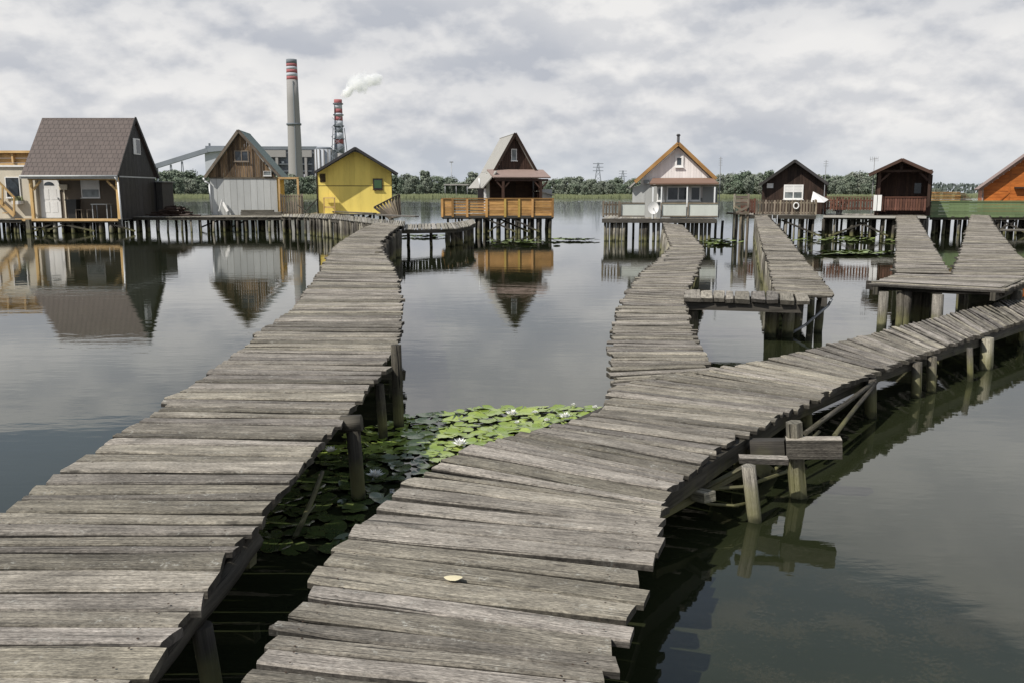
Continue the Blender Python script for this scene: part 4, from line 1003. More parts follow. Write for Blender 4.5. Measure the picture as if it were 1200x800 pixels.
# --- F: open red-brown hut
def hut_f():
    Yr=39.6; Yf=39.9; Yb=43.0; zd=1.0
    ap=V(*c5(562,166),Yf-.4); el=V(*c5(393,248),Yf-.4); er=V(*c5(712,240),Yf-.4)
    root=thing('hut','open fronted red-brown hut with arched braces behind a red-brown picket rail','hut',(ap.x,Yf,zd))
    X0=V(*c5(412,320),Yf).x; X1=V(*c5(684,320),Yf).x
    gable_roof(root,ap.x,ap.z,el.x,el.z,er.x,er.z,Yf-.5,Yb+.3,'brownroof',.07,trim='mahogany',tw=.13)
    sl=(ap.z-el.z)/(ap.x-el.x); sr=(ap.z-er.z)/(er.x-ap.x)
    zg=lambda x: ap.z-.075-abs(x-ap.x)*(sl if x<ap.x else sr)
    m=MB(); backing(m,X0,X1,Yf+1.601,zd,zg); vboards(m,X0,X1,Yf+1.6,zd,zg,.12,.03); vboards_side(m,X0,Yf+.2,Yb,zd,lambda y:zg(X0)-.03,.13,sgn=-1); vboards_side(m,X1,Yf+.2,Yb,zd,lambda y:zg(X1)-.03,.13); m.build('wall',M['mahogany'],root)
    a,b,l,t=rect(c5,525,300,558,355,Yf+1.55); m=MB(); m.box(a,b,Yf+1.52,Yf+1.56,l,t); m.build('pane',M['glass'],root)
    m=MB(); zb=V(*c5(540,243),Yf).z
    for px in (425,675): x=V(*c5(px,300),Yf).x; m.box(x-.06,x+.06,Yf-.06,Yf+.06,zd,zb+.02)
    m.box(X0,X1,Yf-.05,Yf+.05,zb+.022,zb+.12); m.box(ap.x-.06,ap.x+.06,Yf-.045,Yf+.045,zb+.122,ap.z-.15)
    m.bar(V(*c5(432,290),Yf),V(*c5(480,246),Yf),.07,.08); m.bar(V(*c5(668,285),Yf),V(*c5(628,244),Yf),.07,.08)
    m.build('frame',M['mahogany'],root)
    a,b,l,t=rect(c5,165,380,682,452,Yr-.2)
    xm=V(*c5(470,400),Yr-.2).x
    picket(root,a,xm,Yr-.2,l,t,'red_brown',.05,.075,top=True); picket(root,xm+.05,b,Yr-.2,l,t,'red_brown',.02,.085,top=True)
    deckbox(root,a,b+.05,Yr-.25,Yb,zd)
    m=MB(); m.box(a,b+.05,Yr-.33,Yr-.28,zd-.1,zd+.0); m.build('edge_board',M['fadedroof'],root)
    w=thing('towel','white towels hung over the red-brown picket rail','towel',(V(*c5(445,410),Yr-.3).x,Yr-.3,l))
    for q0,q1 in ((425,443),(446,466)):
        c,d,l2,t2=rect(c5,q0,374,q1,450,Yr-.3); m=MB(); m.box(c,d,Yr-.29,Yr-.275,l2,t2+.08); m.build('cloth',M['white'],w)
    m=MB(); x=V(*c5(400,200),Yf).x; m.tube((x,Yf+1,zd),(x,Yf+1,V(*c5(400,155),Yf).z),.02,.015,6); zz=V(*c5(400,165),Yf).z
    m.tube((x-.2,Yf+1,zz),(x+.15,Yf+1,zz+.05),.01,.01,4)
    for k in range(5): m.tube((x-.18+k*.08,Yf+1,zz-.1),(x-.18+k*.08,Yf+1,zz+.12),.007,.007,4)
    m.build('aerial',M['metal'],root)
    stilt_field(root,a,b,Yr,Yb-.3,zd-.17,9,4,.075,mats=('post','post','pale_post'),braces=2,jit=.25)
    b2=thing('ball_plant','bushy dark red potted shrub at the left end of the red-brown deck','plant',(V(*c5(215,430),Yr+.4).x,Yr+.4,zd))
    m=MB(); c=Vector(b2.location)+Vector((0,0,.42))
    for i in range(260):
        d=Vector((random.gauss(0,1),random.gauss(0,1),random.gauss(0,1))).normalized()*random.uniform(.2,.36); p=c+d
        m.bar(p,p+Vector((random.uniform(-.05,.05),random.uniform(-.05,.05),.05)),.05,.008)
    m.build('foliage',M['red_brown'],b2)
    m=MB(); m.tube((c.x,c.y,zd),(c.x,c.y,zd+.22),.12,.15,10); m.build('pot',M['grey'],b2)
yawed(hut_f, -22)

# --- G: green deck and orange cabin
def cabin_g():
    Yr=43.0; Yf=46; Yb=50; zd=.95
    root=thing('deck_platform','long deck with solid green painted board railing at the right edge','deck',(V(1130,250,Yr).x,Yr,zd))
    a,_,l,t=rect(c5,697,400,920,485,Yr); b=a+11
    m=MB(); n=5
    for k in range(n): 
        x=a
        while x<b:
            x2=min(b,x+random.uniform(1.8,2.6)); m.box(x+.003,x2-.003,Yr-.03-.003*(k%2),Yr,lerp(l,t,k/n)+.004,lerp(l,t,(k+1)/n)-.004); x=x2
    m.box(a,b,Yr-.06,Yr+.06,t+.003,t+.05); m.build('railing',M['greenrail'],root)
    m=MB()
    for k in range(n): m.box(a-.03,a,Yr,Yr+3,lerp(l,t,k/n)+.004,lerp(l,t,(k+1)/n)-.004)
    m.build('side_railing',M['greenrail'],root)
    deckbox(root,a,b,Yr,Yb,zd-.06)
    stilt_field(root,a+.3,a+9,Yr+.2,Yb-1,zd-.2,16,4,.085,mats=('post','post','pale_post'),braces=3)
    # orange cabin
    el=V(*c5(985,322),Yf-.3); xr=el.x+5.0; s=V(*c5(1200,152),Yf-.3); sl=(s.z-el.z)/(s.x-el.x); xa=el.x+3.0; za=el.z+3.0*sl
    g=thing('cabin','orange stained board cabin with steep roof at the right edge','cabin',(el.x,Yf,zd))
    X0=el.x+.1; X1=xa+2.9
    zg=lambda x: za-.1-abs(x-xa)*sl
    m=MB(); zmx=za-.3
    def inner(z):
        d=(za-.1-z)/sl; return (max(X0,xa-d), min(X1,xa+d))
    hboards(m,X0,X1,Yf,zd,zmx,.2,.03,.012,inner=inner); m.hexa([(X0+.05,Yf+.004,zg(X0)-.03),(X1-.05,Yf+.004,zg(X0)-.03),(X1-.05,Yf+.02,zg(X0)-.03),(X0+.05,Yf+.02,zg(X0)-.03),(xa-.05,Yf+.004,za-.2),(xa+.05,Yf+.004,za-.2),(xa+.05,Yf+.02,za-.2),(xa-.05,Yf+.02,za-.2)],.4); m.build('front_wall',M['orange_house'],g)
    m=MB(); m.box(X0+.01,X1-.01,Yf+.01,Yb,zd,zg(X0)); m.build('side_wall',M['orange_house'],g)
    gable_roof(g,xa,za,el.x-.1,el.z-.1*sl,xa+3.1,el.z-.1*sl,Yf-.4,Yb+.3,'redroof',.07,trim='mahogany',tw=.12)
    m=MB(); x=V(*c5(1105,300),Yf).x; m.box(x-.04,x+.04,Yf-.045,Yf-.032,zd,zg(x)-.1); m.bar(V(*c5(1060,395),Yf-.06),V(*c5(1105,350),Yf-.06),.03,.05); m.build('trim',M['orange_house'],g)
    m=MB(); a2=V(*c5(1130,325),Yf-.1); m.box(a2.x,a2.x+1.6,Yf-.35,Yf-.05,a2.z-.04,a2.z+.04); m.build('shelf',M['dark_brown'],g)
    pipe(g,[(el.x+.05,Yf-.3,el.z-.05),(el.x+.1,Yf-.1,el.z-.3),(el.x+.1,Yf-.06,zd)],.04,'redroof')
    g.rotation_euler.z = R(-24)
    # stacked pallets
    for q0,q1,lab,mt in ((710,842,'stack of light brown slatted pallets behind the green railing','orange'),(850,908,'low reddish board heap right of the slatted pallets','red_brown')):
        a3,b3,l3,t3=rect(c5,q0,345 if q0<800 else 352,q1,396,Yr+1)
        p=thing('board_stack',lab,'pallets',(a3,Yr+1,zd))
        for k in range(6):
            z0_,z1_=lerp(l3,t3,k/6),lerp(l3,t3,(k+1)/6); m=MB()
            for j in range(3): m.box(a3+random.uniform(-.05,.05),b3-abs(random.gauss(0,.03))-(k*.07 if q0>800 else 0),Yr+.7+j*.3,Yr+.93+j*.3,z0_+.02,z1_-.02)
            m.box(a3+.1,a3+.2,Yr+.75,Yr+1.5,z0_,z0_+.019); m.box(b3-.5,b3-.42,Yr+.75,Yr+1.5,z0_,z0_+.019)
            m.build('board',M[mt],p)
        m=MB()
        for x in (a3+.1,b3-.2): m.box(x,x+.1,Yr+.8,Yr+1.4,zd-.06,l3)
        m.build('leg',M['grey_boards'],p)
    s=thing('plank_float','long pale plank just above the water under the green railed deck','plank',(a+8,Yr-.6,.2))
    m=MB(); p=V(*c5(1070,552),Yr-.6); m.box(p.x,p.x+4,Yr-.9,Yr-.5,p.z-.05,p.z+.03); m.build('board',M['deck_far'],s)
    for x in (p.x+.3,p.x+2): m=MB(); m.tube((x,Yr-.7,-1),(x,Yr-.7,p.z-.05),.06); m.build('post',M['post'],s)
cabin_g()

# ---------------------------------------------------------------- lily pads and flowers
def pad_mesh(seed):
    rs=random.Random(seed); n=26; m=MB(); m.v.append(Vector((0,0,.0)))
    for ring,(rr) in enumerate((.55,1.0)):
        for i in range(n+1):
            a=.16+(6.283-.32)*i/n; w=1+.05*math.sin(3*a+seed)+rs.uniform(-.02,.02)-(.16 if rs.random()<.05 else 0)
            z=(.0 if ring==0 else .07*math.sin(2*a+seed)+rs.uniform(0,.05)+(.28*max(0,math.sin(a+seed*1.7)-.75)*4*.5)+.03)
            m.v.append(Vector((math.cos(a)*rr*w,math.sin(a)*rr*w,z)))
    for i in range(n):
        m.face((0,1+i,2+i),[(0,0),(m.v[1+i].x,m.v[1+i].y),(m.v[2+i].x,m.v[2+i].y)],.5,True)
        a,b=1+i,1+n+1+i; m.face((a,b,b+1,a+1),[(m.v[q].x,m.v[q].y) for q in (a,b,b+1,a+1)],.5,True)
    o=m.build('lily_pad',M['pad']); me=o.data; bpy.data.objects.remove(o); return me
pads=[pad_mesh(i) for i in range(6)]
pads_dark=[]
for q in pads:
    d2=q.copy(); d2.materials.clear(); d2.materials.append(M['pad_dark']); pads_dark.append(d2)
def inside(px,py,poly):
    c=False; n=len(poly)
    for i in range(n):
        x1,y1=poly[i]; x2,y2=poly[(i+1)%n]
        if (y1>py)!=(y2>py) and px<(x2-x1)*(py-y1)/(y2-y1)+x1: c=not c
    return c
def project(p):
    d=Vector(p)-Vector((0,0,H)); dep=d.y*cp-d.z*sp; up=d.y*sp+d.z*cp
    return 600+F*d.x/dep, 400-F*up/dep
region=[(436,498),(470,490),(520,483),(560,477),(610,478),(700,476),(712,490),(700,500),(600,530),(520,560),(440,600),(400,650),(330,690),(295,650),(300,600),(340,550),(400,520)]
placed=[]; k=0; tries=0
while tries<20000 and len(placed)<300:
    tries+=1; px=random.uniform(290,715); py=random.uniform(474,690)
    if not inside(px,py,region): continue
    if random.random()>((290/(py-226+1e-6))**2)*1.2: continue
    if py>540 and random.random()<.7: continue
    if py>645: continue
    p=wz(px,py); r=random.choice((random.uniform(.045,.07),random.uniform(.065,.10),random.uniform(.075,.105)))
    if any((p-q).length<(r+s)*.62 for q,s in placed): continue
    placed.append((p,r))
for i,(p,r) in enumerate(placed):
    o=bpy.data.objects.new('lily_pad',pads[i%6]); C.objects.link(o)
    o.location=(p.x,p.y,.004+.012*random.random()); o.rotation_euler=(random.uniform(-.06,.06),random.uniform(-.06,.06),random.uniform(0,6.28)); o.scale=(r,r*random.uniform(.88,1),r*1.0)
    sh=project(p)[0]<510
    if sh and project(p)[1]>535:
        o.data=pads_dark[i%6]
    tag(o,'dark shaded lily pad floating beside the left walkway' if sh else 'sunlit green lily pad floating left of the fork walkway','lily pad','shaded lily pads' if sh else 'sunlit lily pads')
def petal_mb(m,c,az,el,L,w):
    d=Vector((math.cos(az)*math.cos(el),math.sin(az)*math.cos(el),math.sin(el))); s=Vector((-math.sin(az),math.cos(az),0)); u=s.cross(d)*-1
    b=len(m.v); m.v+=[c,c+d*L*.5+s*w/2+Vector((0,0,.006)),c+d*L*.5-Vector((0,0,.003)),c+d*L*.5-s*w/2+Vector((0,0,.006)),c+d*L+Vector((0,0,.01))]
    for f in ((0,1,2),(0,2,3),(1,4,2),(2,4,3)): m.face(tuple(b+i for i in f),[(0,0)]*3,.5,True)
for px,py,s,lab in ((600,490,1.15,'large open white water lily on the sunlit pads'),(627,488,.65,'small white water lily at the back edge of the pads'),(606,500,.5,'half closed white water lily just below the large one'),
                    (662,493,1.0,'white water lily near the right end of the pads'),(641,497,.6,'small white water lily close to the fork walkway planks'),(697,482,.6,'white water lily touching the fork walkway corner'),(672,479,.5,'tiny white water lily at the far right of the pads'),
                    (539,526,1.2,'white water lily leaning at the left edge of the sunlit pads'),(440,563,1.15,'white water lily in shade beside the log post'),(388,533,.9,'white water lily in deep shade under the left walkway')):
    p=wz(px,py)+Vector((0,0,.03)); t=thing('water_lily',lab,'water lily',p,'white water lilies')
    m=MB()
    for ring,(n,el,L) in enumerate(((10,.25,.075),(9,.65,.065),(7,1.05,.05))):
        for i in range(n): petal_mb(m,Vector(p),6.283*(i+ring*.5)/n+random.uniform(-.18,.18),el+random.uniform(-.12,.12),L*s*random.uniform(.68,.92),.022*s)
    m.build('petals',M['petal'],t)
    m=MB()
    for i in range(12): a=6.283*i/12; m.tube(Vector(p),Vector(p)+Vector((math.cos(a)*.01*s,math.sin(a)*.01*s,.03*s)),.0022,.0015,4)
    m.build('stamen',M['stamen'],t)
def far_patch(lab,polys,n,white=0):
    m=MB(); fl=MB()
    for i in range(n):
        x0,y0,x1,y1=random.choice(polys); px=random.gauss((x0+x1)/2,(x1-x0)/4); py=random.uniform(y0,y1); p=wz(px,py); r=random.uniform(.1,.17); k=8
        b=len(m.v); z=.01+.03*random.random(); t1,t2=random.uniform(-.25,.25),random.uniform(-.25,.1)
        for q in range(k):
            a=6.283*q/k; m.v.append(p+Vector((math.cos(a)*r,math.sin(a)*r,z+.04+(t1*math.cos(a)+t2*math.sin(a))*r)))
        m.face(tuple(range(b,b+k)),[(0,0)]*k,random.random())
    o=m.build('lily_pads',M['pad_far']); tag(o,lab,'lily pads',kind='stuff')
far_patch('distant strip of lily pads under the stilts of the orange railed cabin',[(578,283,635,287),(645,281.5,695,283)],190)
far_patch('distant lily pads beside the catwalk left of the orange railed cabin',[(472,277,522,279.5)],70)
far_patch('distant lily pads between the white cabin and the landing stage',[(821,282,862,288)],110)
far_patch('distant lily pads below the brown cabin railing',[(930,279,1045,284),(945,273,1030,275)],240)
far_patch('nearer thin strip of lily pads between the two middle right walkways',[(950,296,1045,300)],170)

# faint weed bed at the lower right
k=NT('submerged_weed'); pos=k.n('ShaderNodeNewGeometry').outputs['Position']; uv=k.n('ShaderNodeUVMap').outputs[0]
n1=k.noise(pos,48,6,.7,.5); n2=k.noise(pos,3.2,3,.5); rr=k.n('ShaderNodeVectorMath',operation='LENGTH',ins={0:uv}).outputs['Value']
m1=k.mapr(k.math('ADD',k.math('SUBTRACT',n1,.5),k.math('MULTIPLY',k.math('SUBTRACT',n2,.5),.9)),.0,.09,0,1,True)
al=k.math('MULTIPLY',k.math('MULTIPLY',m1,k.mapr(rr,.35,1,1,0,True)),.08)
col=k.mix(k.noise(pos,60,3),(.12,.10,.06),(.30,.25,.16)); k.link(col,k.b.inputs['Base Color']); k.link(al,k.b.inputs['Alpha']); k.b.inputs['Roughness'].default_value=.3
M['weed']=k.m
m=MB(); cc=wz(985,745); n=28; m.v.append(Vector((cc.x,cc.y,.003)))
for i in range(n): a=6.283*i/n; m.v.append(Vector((cc.x+math.cos(a)*1.15,cc.y+math.sin(a)*1.05,.003)))
for i in range(n):
    a,b=6.283*i/n,6.283*(i+1)/n; m.face((0,1+i,1+(i+1)%n),[(0,0),(math.cos(a),math.sin(a)),(math.cos(b),math.sin(b))],.5)
tag(m.build('water_weed',M['weed']),'faint brown weed bed just under the water surface at the lower right','water weed',kind='stuff')

# ---------------------------------------------------------------- far bank trees
def tree_mesh(seed,kind):
    rs=random.Random(seed); cr=MB(); tr=MB()
    h=1.0; 
    tr.tube((0,0,-.05),(0,0,.55),.022,.012,6)
    lobes=[]
    for i in range(rs.randint(16,22)):
        a=rs.uniform(0,6.28); z=rs.uniform(.14,.86); w=(.30 if kind==0 else .17)*(1-abs(z-.5)*.9)
        lobes.append((Vector((math.cos(a)*w*rs.uniform(.3,1),math.sin(a)*w*rs.uniform(.3,1),z)),rs.uniform(.085,.19)*(1 if kind==0 else .75)))
    for c,r in lobes:
        tr.tube((0,0,.3),c,.009,.004,4,cap=False)
        for i in range(85):
            d=Vector((rs.gauss(0,1),rs.gauss(0,1),rs.gauss(0,1))).normalized()*r*rs.uniform(.55,1.08)
            p=c+d; s=rs.uniform(.012,.028)
            u=Vector((rs.uniform(-1,1),rs.uniform(-1,1),rs.uniform(-.6,.6))).normalized(); v=u.cross(d).normalized()
            b=len(cr.v); cr.v+=[p-u*s-v*s,p+u*s*.8-v*s,p+u*s+v*s,p-u*s*.7+v*s*1.1]
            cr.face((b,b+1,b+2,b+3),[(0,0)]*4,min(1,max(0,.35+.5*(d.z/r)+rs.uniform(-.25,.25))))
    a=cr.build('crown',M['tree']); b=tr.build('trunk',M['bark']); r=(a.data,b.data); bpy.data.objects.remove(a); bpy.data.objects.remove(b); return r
TM=[tree_mesh(i,0) for i in range(5)]+[tree_mesh(20+i,1) for i in range(2)]
def crown_top(px):
    return crown_row(px)-2.5
def crown_row(px):
    # image row of the tree line above the far bank
    pts=[(-200,205),(180,197),(205,195),(240,205),(300,205),(440,208),(465,201),(480,206),(498,203),(520,209),(545,210),(558,203),(575,210),(640,212),(660,206),(690,208),(735,210),(770,212),(840,207),(860,201),(880,199),(905,206),(960,205),(985,203),(1020,202),(1045,206),(1080,222),(1105,224),(1400,224)]
    for (a,b),(c,d) in zip(pts,pts[1:]):
        if a<=px<=c: return lerp(b,d,(px-a)/(c-a))
    return 210
def put_tree(px,Y,hh,k,lab,grp):
    x=V(px,225,Y).x; r=thing('tree',lab,'tree',(x,Y,.6),grp); r.scale=(hh*random.uniform(.95,1.25),)*2+(hh,); r.rotation_euler=(0,0,random.uniform(0,6.28))
    for nm,me in zip(('crown','trunk'),TM[k]):
        o=bpy.data.objects.new(nm,me); C.objects.link(o); o.parent=r
random.seed(11)
for row,(Yr_,step,f) in enumerate(((362,13,.66),(372,12,.84),(386,11,1.0),(399,9,.95))):
    px=140
    while px<1100:
        Y=Yr_+random.uniform(-3,3); zt=V(px,crown_top(px)+random.uniform(-2.5,3.5),Y).z
        hh=max(3.5,(zt-.6)*f*random.uniform(.85,1.0)/.98)
        if not(340<px<455 and row==0):
            sec='left of the chimneys' if px<340 else ('between the yellow and the orange railed cabins' if px<575 else ('between the orange railed and the white cabins' if px<790 else ('behind the dark brown cabin')))
            put_tree(px,Y,hh,random.randrange(5) if random.random()<.85 else 5+random.randrange(2),'bushy green tree of the far bank '+sec,'far bank trees '+sec)
        px+=step*random.uniform(.6,1.3)
for px,py in ((498,197),(556,199)): put_tree(px,376,(V(px,py,376).z-.6)/.95,5,'slim tall tree on the far bank %s'%('left of the steel mast' if px<520 else 'between the mast and the orange railed cabin'),'slim far bank trees')
# remote wood
m=MB()
for i in range(9000):
    X=random.uniform(180,1100); Y=850+random.uniform(0,60); top=(9+4*noise.noise(Vector((X*.02,0,0)))+2.5*noise.noise(Vector((X*.13,5,0)))); z=random.uniform(0,1)**.7*top+.5; s=random.uniform(.6,1.4)
    u=Vector((random.uniform(-1,1),random.uniform(-1,1),random.uniform(-.5,.5)))*s; v=Vector((0,-.5,1))*s; p=Vector((X,Y,z)); b=len(m.v)
    m.v+=[p-u-v,p+u-v,p+u*.9+v,p-u*.8+v]; m.face((b,b+1,b+2,b+3),[(0,0)]*4,random.random())
tag(m.build('distant_wood',M['tree_far']),'low bluish distant wood along the horizon at the right','wood',kind='stuff')
m=MB()
for i in range(16000):
    X=random.uniform(-230,240); Y=BANK+1+6*noise.noise(Vector((X*.012,3,0)))+2*noise.noise(Vector((X*.07,9,0)))+random.uniform(-2.5,5); h=random.uniform(.7,1.6)*(1+.4*noise.noise(Vector((X*.05,0,0)))); w=random.uniform(.08,.3)
    p=Vector((X,Y,.0)); b=len(m.v); dx=random.uniform(-.3,.3); m.v+=[p,p+Vector((w,0,0)),p+Vector((w*.6+dx,0,h)),p+Vector((dx,0,h*.95))]; m.face((b,b+1,b+2,b+3),[(0,0)]*4,random.random())
tag(m.build('reeds',M['reed']),'pale green reed belt along the far shore','reeds',kind='stuff')

# ---------------------------------------------------------------- power station
def chimney(name,label,px,pt,Y,rt,rb,bands,extra=None):
    x=V(px,pt,Y).x; zt=V(px,pt,Y).z; root=thing(name,label,'chimney',(x,Y,0))
    rad=lambda z: lerp(rb,rt,z/zt)
    zs=sorted(set([0]+[V(px,b[0],Y).z for b in bands]+[V(px,b[1],Y).z for b in bands]+[zt]))
    m=MB(); lo=min(V(px,b[1],Y).z for b in bands); m.tube((x,Y,0),(x,Y,lo),rb,rad(lo),28,6); m.build('shaft',M['concrete'],root)
    for p0,p1,c in bands:
        z1,z0=V(px,p0,Y).z,V(px,p1,Y).z; m=MB(); m.tube((x,Y,z0),(x,Y,z1),rad(z0),rad(z1),28,1); m.build('band',M[c],root)
    return root,x,zt,rad
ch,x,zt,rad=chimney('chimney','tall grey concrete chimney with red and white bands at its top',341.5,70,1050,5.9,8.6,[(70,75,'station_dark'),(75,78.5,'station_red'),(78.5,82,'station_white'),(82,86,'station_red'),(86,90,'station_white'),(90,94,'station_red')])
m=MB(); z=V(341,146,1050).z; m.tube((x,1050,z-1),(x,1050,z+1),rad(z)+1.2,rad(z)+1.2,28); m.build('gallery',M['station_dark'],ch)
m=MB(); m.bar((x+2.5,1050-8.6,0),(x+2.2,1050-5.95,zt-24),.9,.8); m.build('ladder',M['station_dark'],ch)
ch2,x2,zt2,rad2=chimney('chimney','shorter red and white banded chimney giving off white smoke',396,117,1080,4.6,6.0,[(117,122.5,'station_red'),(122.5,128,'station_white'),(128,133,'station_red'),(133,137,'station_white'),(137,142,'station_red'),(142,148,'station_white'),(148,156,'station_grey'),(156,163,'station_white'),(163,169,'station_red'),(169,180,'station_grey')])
m=MB(); cxx=x2
for s1 in (-1,1):
    for s2 in (-1,1):
        m.bar((cxx+s1*11,1080+s2*11,0),(cxx+s1*5.5,1080+s2*5.5,V(396,150,1080).z),.7,.7)
for k in range(8):
    za=k*11.0; wa=lerp(11,5.5,za/84); zb_=za+11; wb=lerp(11,5.5,zb_/84)
    m.bar((cxx-wa,1068,za),(cxx+wb,1068,zb_),.5,.5); m.bar((cxx+wa,1068,za),(cxx-wb,1068,zb_),.5,.5)
m.build('lattice',M['station_grey'],ch2)
for pp in (122,135,148,163):
    m=MB(); z=V(396,pp,1080).z; m.tube((x2,1080,z-.6),(x2,1080,z+.6),rad2(z)+1.3,rad2(z)+1.3,20); m.build('gallery',M['station_dark'],ch2)
# smoke
def smoke_mat():
    k=NT('white_smoke'); t=k.t; t.nodes.remove(k.b)
    oc=k.n('ShaderNodeTexCoord').outputs['Object']
    pos=k.n('ShaderNodeNewGeometry').outputs['Position']
    L=k.n('ShaderNodeVectorMath',operation='LENGTH',ins={0:oc}).outputs['Value']
    nz=k.noise(pos,.085,4,.55,.2)
    d=k.math('ADD',k.math('MULTIPLY',k.math('SUBTRACT',nz,.5),2.2),k.mapr(L,0,.95,1.2,-.25))
    d=k.math('MULTIPLY',k.math('MULTIPLY',d,1.0,True),.42)
    v=k.n('ShaderNodeVolumePrincipled',ins={'Color':(1,1,1,1),'Density':d,'Anisotropy':-.15})
    k.link(v.outputs[0],k.out.inputs['Volume']); return k.m
sm=smoke_mat()
def smoke(lab,c0,r):
    import bmesh
    me=bpy.data.meshes.new('smoke'); bmm=bmesh.new(); bmesh.ops.create_icosphere(bmm,subdivisions=3,radius=1); bmm.to_mesh(me); bmm.free(); me.materials.append(sm)
    return me
sroot=thing('smoke_plume','white smoke plume drifting right from the banded chimney','smoke',(x2,1080,zt2))
for px,py,rx,rz,an in ((407,109,15,8,-.6),(419,99,23,15,-.5),(438,94,17,10,-.15)):
    me=smoke('',0,0); o=bpy.data.objects.new('puff',me); C.objects.link(o); o.parent=sroot
    p=V(px,py,1080); o.location=p-Vector(sroot.location); o.scale=(rx,9,rz); o.rotation_euler=(0,an,0)

st=thing('power_station','grey power station halls behind the cabins on the far bank','power station',(V(330,230,1100).x,1100,0))
def fbox(p0,q0,p1,q1,Y,dep,mat,name,root=st):
    a=V(p0,q1,Y); b=V(p1,q0,Y); m=MB(); m.box(a.x,b.x,Y,Y+dep,max(0,a.z),b.z,.5); return m.build(name,M[mat],root)
def c2p(x,y): return c2(x,y)
def cb(x0,y0,x1,y1,Y,dep,mat,name): a=c2(x0,y0); b=c2(x1,y1); return fbox(a[0],a[1],b[0],b[1],Y,dep,mat,name)
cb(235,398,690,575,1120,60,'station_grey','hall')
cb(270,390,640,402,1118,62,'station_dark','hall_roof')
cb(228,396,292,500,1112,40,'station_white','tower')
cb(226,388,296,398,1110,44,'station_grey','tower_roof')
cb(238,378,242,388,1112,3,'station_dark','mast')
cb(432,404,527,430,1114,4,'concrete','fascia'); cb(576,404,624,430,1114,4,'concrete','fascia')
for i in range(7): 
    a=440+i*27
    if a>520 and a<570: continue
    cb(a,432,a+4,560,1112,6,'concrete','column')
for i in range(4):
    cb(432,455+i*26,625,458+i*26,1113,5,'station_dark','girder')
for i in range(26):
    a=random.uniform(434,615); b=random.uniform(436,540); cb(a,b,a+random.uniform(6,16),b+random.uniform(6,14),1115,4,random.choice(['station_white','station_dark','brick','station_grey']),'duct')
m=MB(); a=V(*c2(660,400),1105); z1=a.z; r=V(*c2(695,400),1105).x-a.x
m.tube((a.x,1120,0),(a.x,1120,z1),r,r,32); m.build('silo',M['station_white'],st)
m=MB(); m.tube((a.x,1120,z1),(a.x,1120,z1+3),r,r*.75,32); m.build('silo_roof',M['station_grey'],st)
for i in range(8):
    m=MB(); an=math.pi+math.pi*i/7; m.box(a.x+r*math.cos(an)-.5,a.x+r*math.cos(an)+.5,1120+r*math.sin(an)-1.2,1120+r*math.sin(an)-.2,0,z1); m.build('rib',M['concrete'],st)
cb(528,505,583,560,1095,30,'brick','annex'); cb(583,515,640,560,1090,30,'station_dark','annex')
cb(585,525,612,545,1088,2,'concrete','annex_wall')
# conveyor
cv=thing('conveyor_bridge','long inclined conveyor bridge rising to the power station tower','conveyor',(V(200,220,1110).x,1110,0))
a=V(*c2(36,466),1110); b=V(*c2(236,404),1110); b2=V(*c2(300,398),1110)
m=MB(); m.bar(a,b,5,5.5); m.bar(b,b2,5,5.0); m.build('gallery',M['station_grey'],cv)
for px,py in ((138,440),(96,452),(45,466)):
    p=V(*c2(px,py),1110)
    for s in (-1,1): m=MB(); m.bar((p.x+s*2.5,1110,0),(p.x+s*.6,1110,p.z-2),.9,.9); m.build('trestle',M['station_grey'],cv)
# masts and pylons
def pylon(px,pt,Y,lab,w=4):
    x=V(px,pt,Y).x; zt=V(px,pt,Y).z; r=thing('pylon',lab,'pylon',(x,Y,0)); m=MB()
    f=lambda z: lerp(w,.4,min(1,z/zt*1.05))
    n=7
    for s1 in (-1,1):
        for s2 in (-1,1): m.bar((x+s1*w,Y+s2*w,0),(x+s1*.4,Y+s2*.4,zt),.35,.35)
    for k in range(n):
        za,zb=zt*k/n,zt*(k+1)/n; m.bar((x-f(za),Y-f(za),za),(x+f(zb),Y-f(zb),zb),.25,.25); m.bar((x+f(za),Y-f(za),za),(x-f(zb),Y-f(zb),zb),.25,.25)
    m.build('tower',M['station_grey'],r)
    for q in (.97,.86,.75): m=MB(); m.bar((x-w*1.1,Y,zt*q),(x+w*1.1,Y,zt*q),.4,.5); m.build('arm',M['station_grey'],r)
pylon(701,191,760,'larger lattice pylon above the trees left of the white cabin'); pylon(730,200,1000,'smaller farther lattice pylon just left of the white cabin'); 
m=MB(); p=V(529,191,395); m.tube((p.x,395,0),(p.x,395,p.z),.22,.14,8); m.box(p.x-.8,p.x+.8,394.8,395.2,p.z,p.z+.5); tag(m.build('light_mast',M['metal']),'slim steel light mast on the far bank left of the orange railed cabin','mast')
bc=thing('bank_shed','pale low shed roof among the trees near the light mast','shed',(V(534,216,358).x,358,.5))
a=V(520,216,357.5); b=V(549,218,357.5); m=MB(); m.box(a.x,b.x,357.5,362,a.z-.5,a.z); m.build('roof',M['fadedroof'],bc); 
for x in (a.x+.5,(a.x+b.x)/2,b.x-.5): m=MB(); m.tube((x,357.8,0),(x,357.8,a.z-.5),.12); m.build('leg',M['metal'],bc)

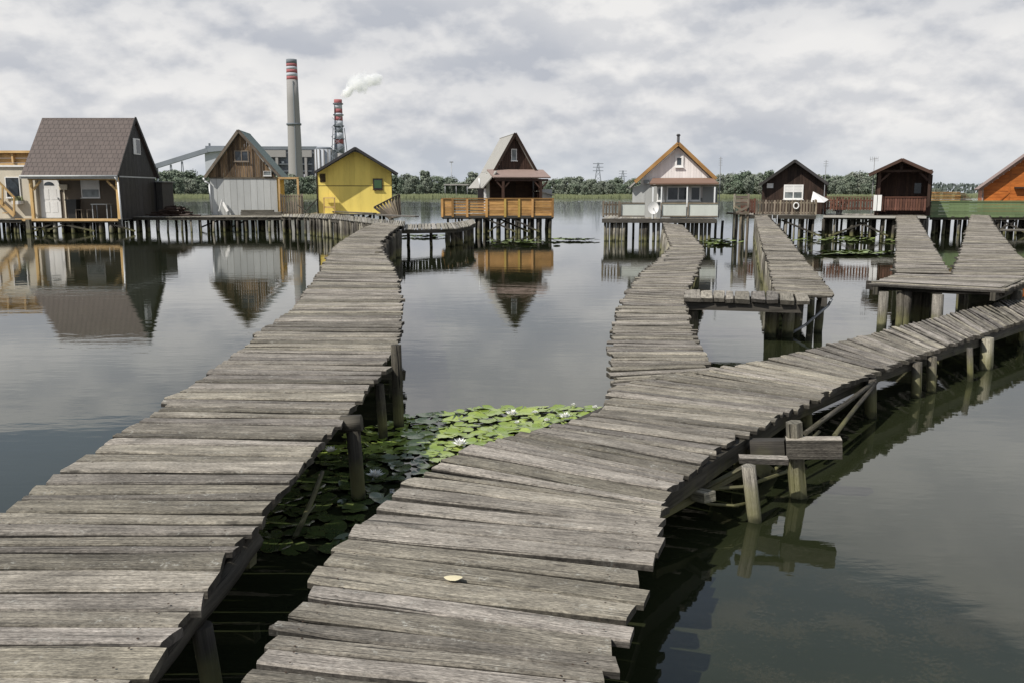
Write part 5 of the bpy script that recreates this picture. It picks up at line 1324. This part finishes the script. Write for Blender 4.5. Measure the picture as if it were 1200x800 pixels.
# ---------------------------------------------------------------- light, sky, camera
sund=Vector((-.55,-.42,.72)).normalized()
L=bpy.data.lights.new('sun','SUN'); L.energy=4.9; L.angle=R(.6); L.color=(1,.955,.88)
so=bpy.data.objects.new('sun',L); C.objects.link(so); so.rotation_euler=sund.to_track_quat('Z','Y').to_euler()
W=bpy.data.worlds.new('World'); bpy.context.scene.world=W; W.use_nodes=True
t=W.node_tree; bg=t.nodes['Background']; out=t.nodes['World Output']
class WN(NT):
    def __init__(s): s.t=t
k=WN()
sky=k.n('ShaderNodeTexSky',sky_type='NISHITA'); sky.sun_disc=False; sky.sun_elevation=math.asin(sund.z); sky.sun_rotation=math.atan2(sund.x,sund.y); sky.air_density=1; sky.dust_density=1.5
d=k.n('ShaderNodeTexCoord').outputs['Generated']
s=k.n('ShaderNodeSeparateXYZ',ins={0:d}); z=k.math('MAXIMUM',s.outputs[2],0.0)
den=k.math('ADD',z,.09)
cx_=k.math('DIVIDE',s.outputs[0],den); cy_=k.math('DIVIDE',s.outputs[1],den)
vec=k.n('ShaderNodeCombineXYZ',ins={0:cx_,1:cy_,2:0.37}).outputs[0]
big=k.noise(k.mapping(vec,(.45,.38,1)),1,4,.5,.3)
fine=k.noise(k.mapping(vec,(1.5,1.05,1)),1,8,.58,.4)
def puff(off):
    v=k.n('ShaderNodeVectorMath',operation='ADD',ins={0:d,1:(0,0,off)}).outputs[0]
    a=k.noise(k.mapping(v,(3.2,3.2,6.0)),1,3,.45,.0)
    b=k.noise(k.mapping(v,(8.5,8.5,15)),1,7,.52,.0)
    return k.math('ADD',k.math('MULTIPLY',a,.55),k.math('MULTIPLY',b,.45))
p0=puff(0); p1=puff(.012)
rim=k.mapr(k.math('SUBTRACT',p0,p1),-.03,.035,-.35,.6)
cl=k.math('ADD',k.mapr(k.math('ADD',k.math('MULTIPLY',p0,.8),k.math('MULTIPLY',big,.2)),.40,.62,0,1),k.math('MULTIPLY',rim,.75))
tone=k.mapr(cl,-.12,1.2,0,1)
grey=k.mix(tone,(5.15,5.4,5.95),(8.8,8.7,8.6))
grey=k.mix(k.mapr(z,0,.07,.75,0),grey,(5.6,6.1,6.7))
grey=k.mix(k.math('MULTIPLY',k.mapr(z,.19,.25,0,.45,True),k.mapr(z,.36,.46,1,0,True)),grey,(9.6,9.5,9.4))
grey=k.mix(k.mapr(z,.42,.8,0,.6),grey,(2.6,3.0,3.6))
# gaps of blue high up
gap=k.noise(k.mapping(vec,(.55,.5,1)),1,5,.5,.2)
gate=k.math('ADD',k.math('SUBTRACT',z,k.math('ADD',k.math('MULTIPLY',s.outputs[0],.26),.35)),k.math('MULTIPLY',k.math('SUBTRACT',gap,.5),.45))
gf=k.mapr(gate,0,.035,0,.85,True)
colr=k.mix(gf,grey,sky.outputs[0])
colr2=k.mix(gf,grey,k.mix(.7,sky.outputs[0],(3.0,3.8,5.0)))
k.link(colr2,bg.inputs['Color']); bg.inputs['Strength'].default_value=.097
cam=bpy.data.cameras.new('camera'); co=bpy.data.objects.new('camera',cam); C.objects.link(co)
co.location=(0,0,H); co.rotation_euler=(math.pi/2-PITCH,0,0); cam.lens=F/1200*36; cam.sensor_width=36; cam.clip_end=20000; cam.clip_start=.05
sc=bpy.context.scene; sc.camera=co
sc.cycles.volume_bounces=14
sc.view_settings.view_transform='Standard'; sc.view_settings.look='None'; sc.view_settings.exposure=0
